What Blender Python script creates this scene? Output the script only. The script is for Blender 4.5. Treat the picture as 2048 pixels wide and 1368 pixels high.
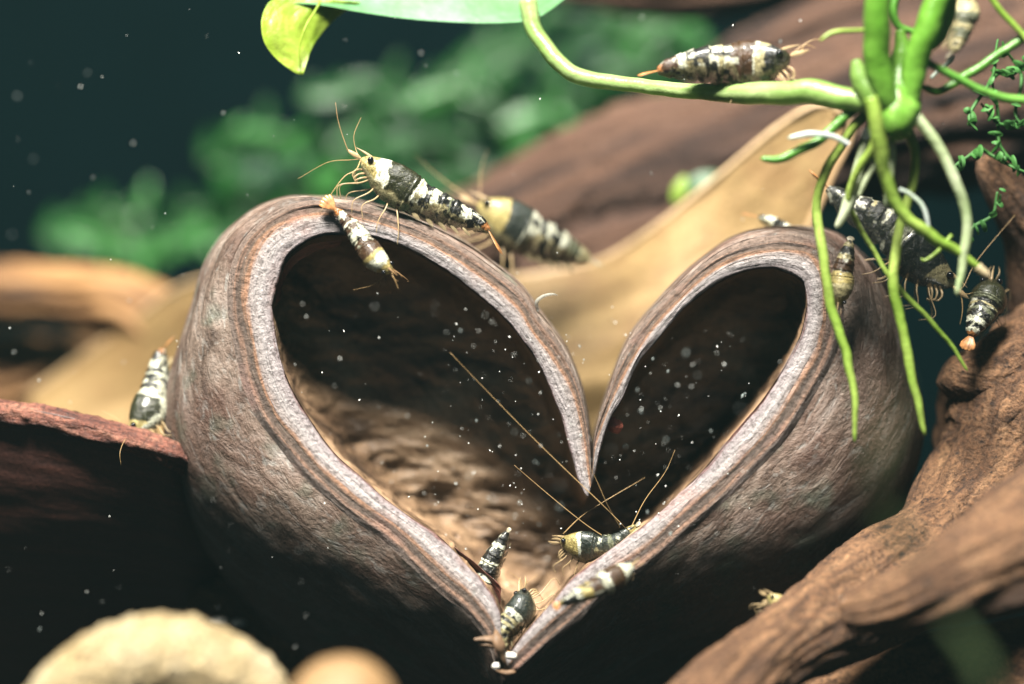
import bpy, math, random
import numpy as np
from mathutils import noise as mn, Vector
random.seed(7); rng = np.random.default_rng(7)
scene = bpy.context.scene
for o in list(bpy.data.objects): bpy.data.objects.remove(o)

# ------------------------------------------------------------------ camera, world, lamp, exposure
CAMD = 25.0            # cm from the lens to the plane of the pod's mouth
K = 150.0              # photo pixels per cm in that plane
cam_d = bpy.data.cameras.new("camera"); cam = bpy.data.objects.new("camera", cam_d)
scene.collection.objects.link(cam); scene.camera = cam
cam.location = (0, -CAMD*.01, 0); cam.rotation_euler = (math.radians(90), 0, 0)
cam_d.sensor_width = 36; cam_d.lens = 36*CAMD/(2048/K)
cam_d.clip_start = .005; cam_d.clip_end = 20
cam_d.dof.use_dof = True; cam_d.dof.focus_distance = (CAMD+.0)*.01; cam_d.dof.aperture_fstop = 5.2

world = bpy.data.worlds.new("World"); scene.world = world; world.use_nodes = True
bg = world.node_tree.nodes["Background"]; bg.inputs[0].default_value = (.42, .56, .62, 1); bg.inputs[1].default_value = .15

def lamp(name, loc, target, size, size_y, power, col):
    l = bpy.data.lights.new(name, 'AREA'); l.shape = 'RECTANGLE'; l.size = size; l.size_y = size_y
    l.energy = power; l.color = col
    o = bpy.data.objects.new(name, l); scene.collection.objects.link(o)
    o.location = loc; d = Vector(target)-Vector(loc); o.rotation_euler = d.to_track_quat('-Z', 'Y').to_euler()
    return o
lamp("aquarium_lamp", (-.055, -.225, .37), (0, .03, 0), .13, .10, 11.8, (1, .96, .87))

scene.render.engine = 'CYCLES'
scene.cycles.use_denoising = True
scene.cycles.max_bounces = 6; scene.cycles.diffuse_bounces = 0; scene.cycles.volume_bounces = 0; scene.cycles.transparent_max_bounces = 12
scene.cycles.sample_clamp_indirect = 4
scene.view_settings.view_transform = 'Standard'; scene.view_settings.look = 'None'
scene.view_settings.exposure = 0; scene.view_settings.gamma = 1

# ------------------------------------------------------------------ helpers
def P(px, py, y=0.0):
    """a place y cm behind the plane of the mouth, in cm"""
    f = (CAMD+y)/CAMD/K
    return np.array([(px-1024)*f, y, (684-py)*f])
def PX(y): return (CAMD+y)/CAMD/K          # cm per pixel at depth y
def N3(x, y, z): return mn.noise((x, y, z))
def fbm(x, y, z, o=4):
    s = 0; a = 1; t = 0
    for _ in range(o):
        s += a*mn.noise((x, y, z)); t += a; a *= .5; x *= 2.03; y *= 2.03; z *= 2.03
    return s/t
def sm(a, b, x):
    t = min(1, max(0, (x-a)/(b-a))); return t*t*(3-2*t)
def catmull(pts, n):
    """smooth interpolation of rows (any width), spaced evenly by chord length of the first three columns"""
    p = np.array(pts, float)
    if len(p) == 2: p = np.array([p[0], (p[0]+p[1])/2, p[1]])
    q = np.vstack([2*p[0]-p[1], p, 2*p[-1]-p[-2]])
    out = []
    for i in range(1, len(q)-2):
        a, b, c, d = q[i-1], q[i], q[i+1], q[i+2]
        for t in np.linspace(0, 1, 24, endpoint=False):
            out.append(.5*((2*b)+(-a+c)*t+(2*a-5*b+4*c-d)*t*t+(-a+3*b-3*c+d)*t**3))
    out.append(q[-2]); out = np.array(out)
    w = min(3, out.shape[1])
    s = np.concatenate([[0], np.cumsum(np.linalg.norm(np.diff(out[:, :w], axis=0), axis=1))])
    u = np.linspace(0, s[-1], n)
    return np.array([np.interp(u, s, out[:, k]) for k in range(out.shape[1])]).T
def unit(v): return v/(np.linalg.norm(v)+1e-12)

def link_mesh(name, verts, faces, mat, parent=None, uv=None, col=None, smooth=True):
    v = np.asarray(verts, float)
    if parent is not None: v = v - np.array(parent['_o'])
    me = bpy.data.meshes.new(name); me.from_pydata((v*.01).tolist(), [], faces); me.update()
    if smooth: me.polygons.foreach_set('use_smooth', [True]*len(me.polygons))
    if uv is not None:
        l = me.uv_layers.new(name='UVMap'); idx = np.zeros(len(me.loops), int); me.loops.foreach_get('vertex_index', idx)
        l.data.foreach_set('uv', np.asarray(uv, float)[idx].ravel())
    if col is not None:
        c = me.color_attributes.new('Col', 'FLOAT_COLOR', 'POINT')
        c.data.foreach_set('color', np.asarray(col, float).ravel())
    me.materials.append(mat)
    o = bpy.data.objects.new(name, me); scene.collection.objects.link(o)
    if parent is not None: o.parent = parent
    return o
def thing(name, label, cat, loc, group=None):
    o = bpy.data.objects.new(name, None); scene.collection.objects.link(o)
    o.location = tuple(np.array(loc)*.01); o['_o'] = [float(x) for x in loc]; o.empty_display_size = .005
    o['label'] = label; o['category'] = cat
    if group: o['group'] = group
    return o
def tag(o, label=None, cat=None, group=None, kind=None):
    if label: o['label'] = label
    if cat: o['category'] = cat
    if group: o['group'] = group
    if kind: o['kind'] = kind
    return o
def grid_faces(n, m, wrap=True, off=0):
    f = []
    for i in range(n-1):
        for j in range(m if wrap else m-1):
            k = (j+1) % m
            f.append((off+i*m+j, off+i*m+k, off+(i+1)*m+k, off+(i+1)*m+j))
    return f
def frames(c, up):
    T = np.gradient(c, axis=0); T = np.array([unit(t) for t in T])
    A = []; u = np.array(up, float)
    for t in T:
        u = unit(u-t*np.dot(u, t)); A.append(u.copy())
    A = np.array(A); B = np.cross(T, A)
    return T, A, B
def sweep(c, ra, rb, up=(0, 0, 1), m=12, disp=None, close=True):
    """tube along c with radii ra (along up) and rb (across); returns verts, faces, uv in cm"""
    n = len(c); T, A, B = frames(c, up)
    s = np.concatenate([[0], np.cumsum(np.linalg.norm(np.diff(c, axis=0), axis=1))])
    V = []; UV = []
    for i in range(n):
        for j in range(m):
            a = 2*math.pi*j/m
            k = 1.0 if disp is None else disp(s[i], a, i/(n-1))
            V.append(c[i]+A[i]*ra[i]*math.cos(a)*k+B[i]*rb[i]*math.sin(a)*k)
            UV.append((s[i], abs(j/m-.5)*2*math.pi*max(ra)))
    F = grid_faces(n, m)
    if close:
        V.append(c[0]); UV.append((0, 0)); V.append(c[-1]); UV.append((s[-1], 0)); b = n*m
        for j in range(m):
            F.append((b, (j+1) % m, j)); F.append((b+1, (n-1)*m+j, (n-1)*m+(j+1) % m))
    return V, F, UV

# ------------------------------------------------------------------ materials
def new_mat(name):
    m = bpy.data.materials.new(name); m.use_nodes = True
    nt = m.node_tree; b = nt.nodes['Principled BSDF']
    return m, nt, b
def nd(nt, t, **kw):
    n = nt.nodes.new(t)
    for k, v in kw.items(): setattr(n, k, v)
    return n
def ramp(nt, fac, stops):
    r = nt.nodes.new('ShaderNodeValToRGB'); e = r.color_ramp.elements
    while len(e) < len(stops): e.new(.5)
    for k, (p, c) in enumerate(stops):
        e[k].position = p; e[k].color = (*c, 1)
    nt.links.new(fac, r.inputs[0]); return r.outputs[0]
def coords(nt, kind, scale, rot=(0, 0, 0)):
    tc = nt.nodes.new('ShaderNodeTexCoord'); mp = nt.nodes.new('ShaderNodeMapping')
    mp.inputs['Scale'].default_value = scale; mp.inputs['Rotation'].default_value = rot
    nt.links.new(tc.outputs[kind], mp.inputs[0]); return mp.outputs[0]
def tex(nt, vec, scale=1, detail=6, rough=.6, dist=0):
    n = nt.nodes.new('ShaderNodeTexNoise'); n.inputs['Scale'].default_value = scale
    n.inputs['Detail'].default_value = detail; n.inputs['Roughness'].default_value = rough; n.inputs['Distortion'].default_value = dist
    nt.links.new(vec, n.inputs['Vector']); return n.outputs[0]
def mixc(nt, f, a, b, blend='MIX'):
    m = nt.nodes.new('ShaderNodeMix'); m.data_type = 'RGBA'; m.blend_type = blend
    for s, v in ((m.inputs[0], f), (m.inputs[6], a), (m.inputs[7], b)):
        if hasattr(v, 'is_output'): nt.links.new(v, s)
        else: s.default_value = v if isinstance(v, (int, float)) else (*v, 1)
    return m.outputs[2]
def math_(nt, op, a, b=0):
    m = nt.nodes.new('ShaderNodeMath'); m.operation = op
    for s, v in ((m.inputs[0], a), (m.inputs[1], b)):
        if hasattr(v, 'is_output'): nt.links.new(v, s)
        else: s.default_value = v
    return m.outputs[0]
def bump(nt, b, h, dist, strength=1.0, prev=None):
    n = nt.nodes.new('ShaderNodeBump'); n.inputs['Distance'].default_value = dist; n.inputs['Strength'].default_value = strength
    nt.links.new(h, n.inputs['Height'])
    if prev: nt.links.new(prev, n.inputs['Normal'])
    nt.links.new(n.outputs[0], b.inputs['Normal']); return n.outputs[0]

def streak_mat(name, stops, sx=.7, sy=7, spots=None, rough=.7, bumpd=.0003, coat=0, patch=None, grit=.5):
    """fibrous plant matter: noise drawn out along U (cm), with patches and fine pores"""
    m, nt, b = new_mat(name)
    v = coords(nt, 'UV', (sx, sy, 1)); n1 = tex(nt, v, 1, 8, .62, .4)
    c = ramp(nt, n1, stops)
    v2 = coords(nt, 'Object', (100, 100, 100)); n2 = tex(nt, v2, 1.3, 5, .6)
    if patch: c = mixc(nt, ramp(nt, n2, [(.48, (0, 0, 0)), (.62, (1, 1, 1))]), c, mixc(nt, .6, c, patch))
    n3 = tex(nt, v2, 16, 6, .65)
    c = mixc(nt, grit, c, ramp(nt, n3, [(.33, (.25, .22, .2)), (.5, (.9, .9, .9)), (.7, (1.6, 1.55, 1.5))]), 'MULTIPLY')
    if spots:
        n4 = tex(nt, v2, 9, 3, .5); c = mixc(nt, ramp(nt, n4, [(.62, (0, 0, 0)), (.7, (1, 1, 1))]), c, spots)
    nt.links.new(c, b.inputs['Base Color']); b.inputs['Roughness'].default_value = rough
    b.inputs['Coat Weight'].default_value = coat; b.inputs['Coat Roughness'].default_value = .3
    h = math_(nt, 'ADD', n1, math_(nt, 'MULTIPLY', n3, grit)); bump(nt, b, h, bumpd)
    return m

M = {}
M['wood'] = streak_mat('driftwood', [(.28, (.03, .013, .006)), (.42, (.11, .052, .024)), (.55, (.21, .108, .052)), (.75, (.36, .205, .105))], .9, 3.2, bumpd=.0009, patch=(.07, .03, .012), spots=(.03, .014, .007), grit=.9)
M['wood_orange'] = streak_mat('orange_driftwood', [(.33, (.03, .012, .004)), (.46, (.16, .075, .024)), (.6, (.34, .18, .065)), (.8, (.48, .29, .12))], .35, 1.6, bumpd=.0004)
M['wood_back'] = streak_mat('background_driftwood', [(.32, (.012, .006, .005)), (.43, (.05, .024, .016)), (.52, (.125, .062, .037)), (.75, (.22, .12, .074))], .10, 1.9, bumpd=.0014, grit=.8)
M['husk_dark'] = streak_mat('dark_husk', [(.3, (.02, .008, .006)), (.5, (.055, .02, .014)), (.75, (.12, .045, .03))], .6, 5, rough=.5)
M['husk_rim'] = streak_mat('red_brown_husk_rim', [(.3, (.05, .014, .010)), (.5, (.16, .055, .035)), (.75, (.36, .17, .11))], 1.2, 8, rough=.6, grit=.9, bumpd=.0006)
M['tan'] = streak_mat('tan_husk', [(.28, (.16, .095, .034)), (.46, (.25, .16, .062)), (.6, (.34, .225, .095)), (.75, (.46, .32, .155))], .25, 2.2, rough=.65, bumpd=.0002, patch=(.20, .11, .04))
M['tan_edge'] = streak_mat('pale_husk_edge', [(.3, (.34, .20, .09)), (.5, (.52, .36, .20)), (.75, (.68, .52, .33))], .3, 6, rough=.6, bumpd=.0001)
M['cream'] = streak_mat('cream_ridged_husk', [(.25, (.40, .28, .12)), (.5, (.60, .47, .26)), (.75, (.76, .66, .46))], 1.4, 1.8, rough=.6, bumpd=.0015, spots=(.34, .22, .1), grit=.9)
M['tan_stone'] = streak_mat('tan_curl', [(.3, (.17, .10, .04)), (.5, (.25, .15, .065)), (.75, (.34, .21, .10))], .6, .8, rough=.6)

def shell_mat():
    m, nt, b = new_mat('pod_outer_husk')
    v = coords(nt, 'UV', (1.3, 2.6, 1)); n1 = tex(nt, v, 1, 7, .6, .7)
    c = ramp(nt, n1, [(.3, (.035, .021, .015)), (.42, (.10, .066, .048)), (.54, (.20, .145, .112)), (.66, (.29, .235, .20)), (.8, (.42, .39, .37))])
    v2 = coords(nt, 'Object', (100, 100, 100)); n2 = tex(nt, v2, .9, 4, .55)
    c = mixc(nt, ramp(nt, n2, [(.42, (0, 0, 0)), (.62, (1, 1, 1))]), c, mixc(nt, .6, c, (.11, .055, .038)))
    n3 = tex(nt, v2, 1.6, 3, .5); c = mixc(nt, ramp(nt, n3, [(.56, (0, 0, 0)), (.7, (.7, .7, .7))]), c, (.085, .105, .075))
    v4 = coords(nt, 'UV', (3, 6.5, 1)); n4 = tex(nt, v4, 1, 6, .65, .9)      # short pale flecks
    c = mixc(nt, ramp(nt, n4, [(.55, (0, 0, 0)), (.75, (.6, .6, .6))]), c, (.36, .37, .35))
    n5 = tex(nt, v2, 15, 6, .7)
    c = mixc(nt, .7, c, ramp(nt, n5, [(.3, (.35, .33, .3)), (.55, (1, 1, 1)), (.75, (1.4, 1.4, 1.4))]), 'MULTIPLY')
    nt.links.new(c, b.inputs['Base Color']); b.inputs['Roughness'].default_value = .55
    h = math_(nt, 'ADD', n1, math_(nt, 'ADD', math_(nt, 'MULTIPLY', n5, .35), math_(nt, 'MULTIPLY', n4, .5))); bump(nt, b, h, .0007)
    return m
def rim_mat():
    """UV: u along the rim in cm, v = 0 at the mouth, 1 at the outside of the rim"""
    m, nt, b = new_mat('pod_rim')
    tc = nt.nodes.new('ShaderNodeTexCoord'); sp = nt.nodes.new('ShaderNodeSeparateXYZ'); nt.links.new(tc.outputs['UV'], sp.inputs[0])
    v1 = coords(nt, 'UV', (1.0, 9, 1)); ns = tex(nt, v1, 1, 7, .7, .5)
    v2 = coords(nt, 'Object', (100, 100, 100)); nf = tex(nt, v2, 14, 6, .7); nb = tex(nt, v2, 1.2, 3, .5)
    w = math_(nt, 'ADD', sp.outputs[1], math_(nt, 'MULTIPLY', math_(nt, 'SUBTRACT', math_(nt, 'ADD', math_(nt, 'MULTIPLY', ns, .7), math_(nt, 'MULTIPLY', nb, .3)), .5), .55))
    c = ramp(nt, w, [(.0, (.20, .10, .09)), (.06, (.34, .29, .295)), (.3, (.43, .39, .385)), (.46, (.36, .30, .28)), (.53, (.36, .19, .11)),
                     (.61, (.14, .095, .07)), (.72, (.13, .09, .07)), (.80, (.27, .16, .11)), (.87, (.17, .12, .095)), (1, (.22, .16, .13))])
    c = mixc(nt, .75, c, ramp(nt, nf, [(.36, (.35, .33, .31)), (.5, (.95, .95, .95)), (.64, (1.3, 1.3, 1.3))]), 'MULTIPLY')
    c = mixc(nt, .4, c, ramp(nt, ns, [(.3, (.45, .42, .4)), (.5, (1, 1, 1)), (.7, (1.1, 1.1, 1.1))]), 'MULTIPLY')
    c = mixc(nt, ramp(nt, nb, [(.56, (0, 0, 0)), (.72, (.5, .5, .5))]), c, (.38, .2, .16))
    nt.links.new(c, b.inputs['Base Color']); b.inputs['Roughness'].default_value = .5
    h = math_(nt, 'ADD', math_(nt, 'MULTIPLY', ns, .9), math_(nt, 'MULTIPLY', nf, .9)); bump(nt, b, h, .0008)
    return m
def lining_mat():
    m, nt, b = new_mat('pod_lining')
    v = coords(nt, 'Object', (70, 70, 150)); n1 = tex(nt, v, 1, 6, .6, .9)
    c = ramp(nt, n1, [(.3, (.03, .018, .011)), (.43, (.13, .078, .045)), (.56, (.40, .255, .15)), (.75, (.66, .47, .31))])
    v2 = coords(nt, 'Object', (100, 100, 100)); n2 = tex(nt, v2, 12, 5, .6)
    c = mixc(nt, .5, c, ramp(nt, n2, [(.3, (.4, .35, .3)), (.55, (1, 1, 1)), (.75, (1.3, 1.3, 1.3))]), 'MULTIPLY')
    nt.links.new(c, b.inputs['Base Color']); b.inputs['Roughness'].default_value = .42
    b.inputs['Specular IOR Level'].default_value = .6
    h = math_(nt, 'ADD', n1, math_(nt, 'MULTIPLY', n2, .3)); bump(nt, b, h, .0009)
    return m
M['flap'] = streak_mat('torn_lining', [(.3, (.05, .014, .010)), (.5, (.16, .05, .035)), (.75, (.36, .16, .11))], 1, 8, rough=.5)
M['shell'] = shell_mat(); M['rim'] = rim_mat(); M['lining'] = lining_mat()

def green_mat(name, c1, c2, trans=.35, rough=.35, uvs=(1.0, 1.5), tip=None):
    m, nt, b = new_mat(name)
    v = coords(nt, 'UV', (uvs[0], uvs[1], 1)); n1 = tex(nt, v, 1, 5, .6)
    c = ramp(nt, n1, [(.3, c1), (.65, c2)])
    v2 = coords(nt, 'Object', (100, 100, 100)); n2 = tex(nt, v2, 7, 4, .6); n7 = tex(nt, v2, 1.1, 3, .5)
    c = mixc(nt, .45, c, ramp(nt, n2, [(.3, (.6, .55, .5)), (.7, (1.35, 1.3, 1.3))]), 'MULTIPLY')
    c = mixc(nt, .6, c, ramp(nt, n7, [(.38, (.55, .7, .5)), (.62, (1.25, 1.15, 1.6))]), 'MULTIPLY')
    nt.links.new(c, b.inputs['Base Color']); b.inputs['Roughness'].default_value = rough
    t = nt.nodes.new('ShaderNodeBsdfTranslucent'); nt.links.new(c, t.inputs[0])
    mx = nt.nodes.new('ShaderNodeMixShader'); mx.inputs[0].default_value = trans
    nt.links.new(b.outputs[0], mx.inputs[1]); nt.links.new(t.outputs[0], mx.inputs[2])
    nt.links.new(mx.outputs[0], nt.nodes['Material Output'].inputs[0])
    bump(nt, b, n2, .0002)
    return m
M['root'] = green_mat('green_root', (.20, .34, .035), (.36, .50, .10), .3)
M['root_pale'] = green_mat('pale_root', (.42, .55, .24), (.62, .72, .42), .45)
M['root_dark'] = green_mat('deep_green_root', (.08, .24, .03), (.14, .36, .05), .25)
M['root_white'] = green_mat('white_rootlet', (.55, .66, .55), (.8, .86, .76), .4)
M['root_tip'] = green_mat('brown_root_tip', (.55, .42, .22), (.7, .6, .4), .3)
M['stem'] = green_mat('stem', (.10, .28, .02), (.20, .42, .06), .3, .3, (.4, 8))
M['petiole'] = green_mat('petiole', (.22, .40, .07), (.40, .54, .20), .35, .3, (.3, 7))
M['crown'] = green_mat('crown', (.15, .32, .04), (.30, .44, .12), .35, .4, (1, 4))
M['leaf_mint'] = green_mat('leaf_underside', (.15, .38, .15), (.20, .45, .20), .45, .5, (.3, 1))
M['leaf_lime'] = green_mat('lime_leaf', (.32, .50, .03), (.44, .60, .08), .5, .4, (.5, 3))
M['far_leaf'] = green_mat('far_leaf', (.008, .065, .010), (.02, .13, .018), .4, .4, (1, 2))
M['far_leaf_pale'] = green_mat('far_pale_leaf', (.045, .21, .035), (.09, .32, .075), .4, .3, (1, 2))
M['far_leaf_dark'] = green_mat('far_dark_leaf', (.005, .04, .012), (.01, .07, .02), .3, .4, (1, 2))
M['olive'] = green_mat('olive_strand', (.05, .085, .03), (.09, .14, .05), .4, .6)
M['moss'] = green_mat('moss', (.04, .16, .025), (.10, .30, .07), .4, .6)

def plain(name, col, rough=.5, alpha=1, spec=.5, noise=.3, scale=20):
    m, nt, b = new_mat(name)
    v2 = coords(nt, 'Object', (100, 100, 100)); n = tex(nt, v2, scale, 4, .6)
    c = mixc(nt, noise, col, ramp(nt, n, [(.3, (.2, .2, .2)), (.7, (1.6, 1.6, 1.6))]), 'MULTIPLY')
    nt.links.new(c, b.inputs['Base Color']); b.inputs['Roughness'].default_value = rough
    b.inputs['Specular IOR Level'].default_value = spec; b.inputs['Alpha'].default_value = alpha
    return m
M['eye'] = plain('black_eye', (.006, .006, .008), .08)
M['limb'] = plain('amber_limb', (.50, .36, .19), .35, .62)
M['film'] = plain('clear_limb', (.45, .36, .2), .3, .4)
M['limb_dark'] = plain('brown_limb', (.34, .2, .09), .35, .7)
M['antenna'] = plain('antenna', (.55, .36, .16), .4, .75)
M['fan_orange'] = plain('orange_tail_blade', (.45, .2, .07), .35, .8, noise=.7)
M['fan_pale'] = plain('pale_tail_blade', (.5, .45, .32), .35, .6, noise=.7)
M['mote'] = plain('suspended_speck', (.85, .87, .82), .3)
M['bubble'] = plain('soft_speck', (.45, .52, .5), .4, .3)
M['pebble'] = plain('pebble', (.5, .48, .42), .6, noise=.5, scale=6)
M['debris'] = plain('debris', (.17, .10, .055), .6, .9, noise=.6)
M['white_debris'] = plain('white_debris', (.85, .82, .75), .5)
M['wall'] = plain('back_panel', (.0012, .0052, .0062), 1, spec=.0, noise=.3, scale=.12)
M['soil'] = plain('soil', (.0025, .0025, .0025), .9, noise=.6, scale=5)
M['thread'] = plain('white_thread', (.36, .36, .32), .5, .45)

def shrimp_mat(name, alpha=1.0):
    m, nt, b = new_mat(name)
    a = nt.nodes.new('ShaderNodeVertexColor'); a.layer_name = 'Col'
    v2 = coords(nt, 'Object', (100, 100, 100)); n = tex(nt, v2, 40, 5, .75); n2 = tex(nt, v2, 11, 5, .65, .6); n3 = tex(nt, v2, 62, 3, .6)
    c = mixc(nt, .85, a.outputs[0], ramp(nt, n, [(.36, (.25, .22, .14)), (.5, (.95, .95, .9)), (.66, (1.5, 1.45, 1.3))]), 'MULTIPLY')
    c = mixc(nt, .6, c, ramp(nt, n2, [(.36, (.35, .32, .2)), (.55, (1.05, 1.05, 1)), (.7, (1.3, 1.3, 1.3))]), 'MULTIPLY')
    c = mixc(nt, ramp(nt, n3, [(.57, (0, 0, 0)), (.64, (.8, .8, .8))]), c, (.02, .018, .01))           # pepper of dark dots
    c = mixc(nt, ramp(nt, n3, [(.33, (.5, .5, .5)), (.38, (0, 0, 0))]), c, (.42, .38, .22))              # and of pale ones
    nt.links.new(c, b.inputs['Base Color']); b.inputs['Roughness'].default_value = .33
    b.inputs['Coat Weight'].default_value = .35; b.inputs['Coat Roughness'].default_value = .12
    t = nt.nodes.new('ShaderNodeBsdfTranslucent'); nt.links.new(c, t.inputs[0])
    mx = nt.nodes.new('ShaderNodeMixShader'); mx.inputs[0].default_value = .22
    nt.links.new(b.outputs[0], mx.inputs[1]); nt.links.new(t.outputs[0], mx.inputs[2])
    tr = nt.nodes.new('ShaderNodeBsdfTransparent'); m2 = nt.nodes.new('ShaderNodeMixShader')
    nt.links.new(math_(nt, 'MULTIPLY', a.outputs[1], alpha), m2.inputs[0])
    nt.links.new(tr.outputs[0], m2.inputs[1]); nt.links.new(mx.outputs[0], m2.inputs[2]); nt.links.new(m2.outputs[0], nt.nodes['Material Output'].inputs[0])
    bump(nt, b, n2, .0003)
    return m
M['shrimp'] = shrimp_mat('shrimp_shell'); M['shrimp_clear'] = shrimp_mat('clear_shrimp_shell', .72)

# ------------------------------------------------------------------ setting: back panel and soil
def sheet(name, pts, mat):
    o = link_mesh(name, pts, [(0, 1, 2, 3)], mat, None, smooth=False); o['kind'] = 'structure'; return o
sheet('back_wall', [(-60, 32, -12), (60, 32, -12), (60, 32, 45), (-60, 32, 45)], M['wall'])
gv = []; gn = 60
for i in range(gn):
    for j in range(gn):
        x = -55+110*j/(gn-1); y = -18+49.9*i/(gn-1)
        gv.append((x, y, -9.5+.5*fbm(x*.2, y*.2, 3)+.15*fbm(x*1.4, y*1.4, 5)))
o = link_mesh('ground', gv, grid_faces(gn, gn, False), M['soil']); o['kind'] = 'structure'

# ------------------------------------------------------------------ the heart-shaped pod
I_seg = [
 [(1012,1322),(1004,1270),(999,1219),(963,1160),(934,1131),(883,1077),(824,1036),(769,996),(725,956),(671,908),(630,854),(585,780),(563,725),(552,670),(543,612)],
 [(543,612),(552,579),(563,546),(578,513),(614,484),(650,470)],
 [(650,470),(720,472),(800,491),(891,542),(946,583),(1005,634),(1048,685),(1078,729),(1103,787),(1122,831),(1136,886),(1147,925),(1157,965),(1176,1000)],
 [(1176,1000),(1190,950),(1200,905),(1218,845),(1246,797),(1277,727),(1317,679),(1360,626),(1413,582),(1457,556),(1501,541),(1545,536)],
 [(1545,536),(1589,552),(1610,573),(1614,609)],
 [(1614,609),(1602,666),(1575,723),(1527,797),(1457,880),(1404,942),(1325,1020),(1247,1081),(1191,1121),(1143,1158),(1111,1198),(1062,1250),(1026,1298),(1012,1322)]]
C_seg = [
 [(1006,1345),(996,1290),(985,1248),(945,1197),(897,1157),(842,1106),(787,1055),(733,1018),(670,967),(623,923),(587,876),(541,817),(512,744),(497,671),(486,616)],
 [(486,616),(486,561),(501,506),(534,462),(592,429),(647,420)],
 [(647,420),(720,433),(800,458),(855,480),(921,521),(983,564),(1038,612),(1070,663),(1103,703),(1136,758),(1158,809),(1171,868),(1179,930),(1182,975)],
 [(1182,975),(1186,930),(1190,885),(1213,823),(1246,749),(1295,666),(1360,595),(1413,547),(1466,516),(1523,501),(1560,497)],
 [(1560,497),(1615,503),(1641,530),(1652,574),(1654,609)],
 [(1654,609),(1654,645),(1637,705),(1593,784),(1545,859),(1483,924),(1413,990),(1332,1061),(1272,1114),(1207,1154),(1151,1206),(1091,1258),(1038,1310),(1006,1345)]]
S_seg = [
 [(1010,1500),(850,1490),(740,1440),(640,1375),(560,1290),(480,1190),(420,1110),(375,1020),(340,920),(328,850),(336,770),(362,680)],
 [(362,680),(385,610),(405,540),(440,480),(500,425),(555,400),(611,392)],
 [(611,392),(710,400),(800,425),(910,473),(983,524),(1041,568),(1085,627),(1129,685),(1158,751),(1174,813),(1182,875),(1184,950)],
 [(1184,950),(1187,880),(1198,828),(1225,745),(1255,674),(1303,613),(1356,556),(1413,508),(1466,473),(1523,457),(1589,453)],
 [(1589,453),(1632,457),(1676,470),(1720,505),(1765,560),(1800,640)],
 [(1800,640),(1825,730),(1845,820),(1845,880),(1825,960),(1790,1050),(1740,1130),(1650,1230),(1500,1350),(1330,1440),(1160,1490),(1010,1500)]]
SEGN = [190, 70, 170, 140, 60, 190]
def closed(seg):
    out = [catmull(s, n+1)[:-1] for s, n in zip(seg, SEGN)]
    return np.vstack(out)
Ic, Cc, Sc = closed(I_seg), closed(C_seg), closed(S_seg)
def smooth_closed(c, k, lock=()):
    for _ in range(k): c = (np.roll(c, 1, 0)+2*c+np.roll(c, -1, 0))/4
    return c
Ic = smooth_closed(Ic, 6); Cc = smooth_closed(Cc, 6); Sc = smooth_closed(Sc, 10)
NT = len(Ic)
arc = np.concatenate([[0], np.cumsum(np.linalg.norm(np.diff(Cc, axis=0), axis=1))])/K
def rim_y(px, py):                        # the mouth leans: its lower tip stands nearer the lens
    return -.55*sm(850, 1330, py) + .12*sm(1300, 1700, px)
# how deep the shell is at each place along the rim: long under the belly, short in the notch
prm = np.arange(NT)/NT
notch = np.array([math.exp(-(((i-430)/70.0)**2)) for i in range(NT)])
belly = np.array([sm(780, 1250, Cc[i][1]) for i in range(NT)])
def rnoise(i, a, b, s): # periodic noise along the rim
    t = 2*math.pi*i/NT
    return mn.noise((math.cos(t)*a, math.sin(t)*a, b+s))

pod = thing('seed_pod', 'large brown woody seed pod with a heart shaped mouth, shrimp walking on its rim', 'seed pod', P(1020, 1345, 0))
# lining
V = []; UV = []
cx, cy = 1125, 1085
rings = [math.cos(t) for t in np.linspace(0, math.pi/2*.985, 96)]     # 1 .. ~0, dense near the mouth
DEP = 2.3
for r, s in enumerate(rings):
    for i in range(NT):
        ix, iy = Ic[i]; q = math.sqrt(max(0, 1-s**(2.1+6.5*(1-sm(980, 1280, iy))))); px = cx+(ix-cx)*s; py = cy+(iy-cy)*s
        y0 = rim_y(ix, iy)-.02; y = y0+(1.9+.5*sm(800, 1150, py)-y0)*q
        t = 2*math.pi*i/NT
        base = P(px, py, y)
        # wrinkles: wavy sideways ridges in the wall
        wx, wz = base[0], base[2]
        rg = 1-abs(fbm(wx*.8+.35*math.sin(wz*2.2), y*1.0, wz*2.3, 4))*2.6
        rg2 = fbm(wx*2.2, y*2.2, wz*4.5, 3)
        amp = min(1, r/8)
        d = amp*(.11*rg+.09*rg2+.035*fbm(wx*5,y*5,wz*8,2))*(.5+.9*sm(780, 1050, py))
        n = unit(np.array([-(px-cx)/500*max(.1, s), -1.0, (py-cy)/500*max(.1, s)+.25]))
        base = base + n*d
        V.append(base); UV.append((arc[i], y))
F = grid_faces(len(rings), NT)
V.append(np.mean(V[-NT:], axis=0)); UV.append((0, 0)); b0 = (len(rings)-1)*NT
for i in range(NT): F.append((len(V)-1, b0+i, b0+(i+1) % NT))
link_mesh('inner_lining', V, F, M['lining'], pod, UV)
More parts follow.
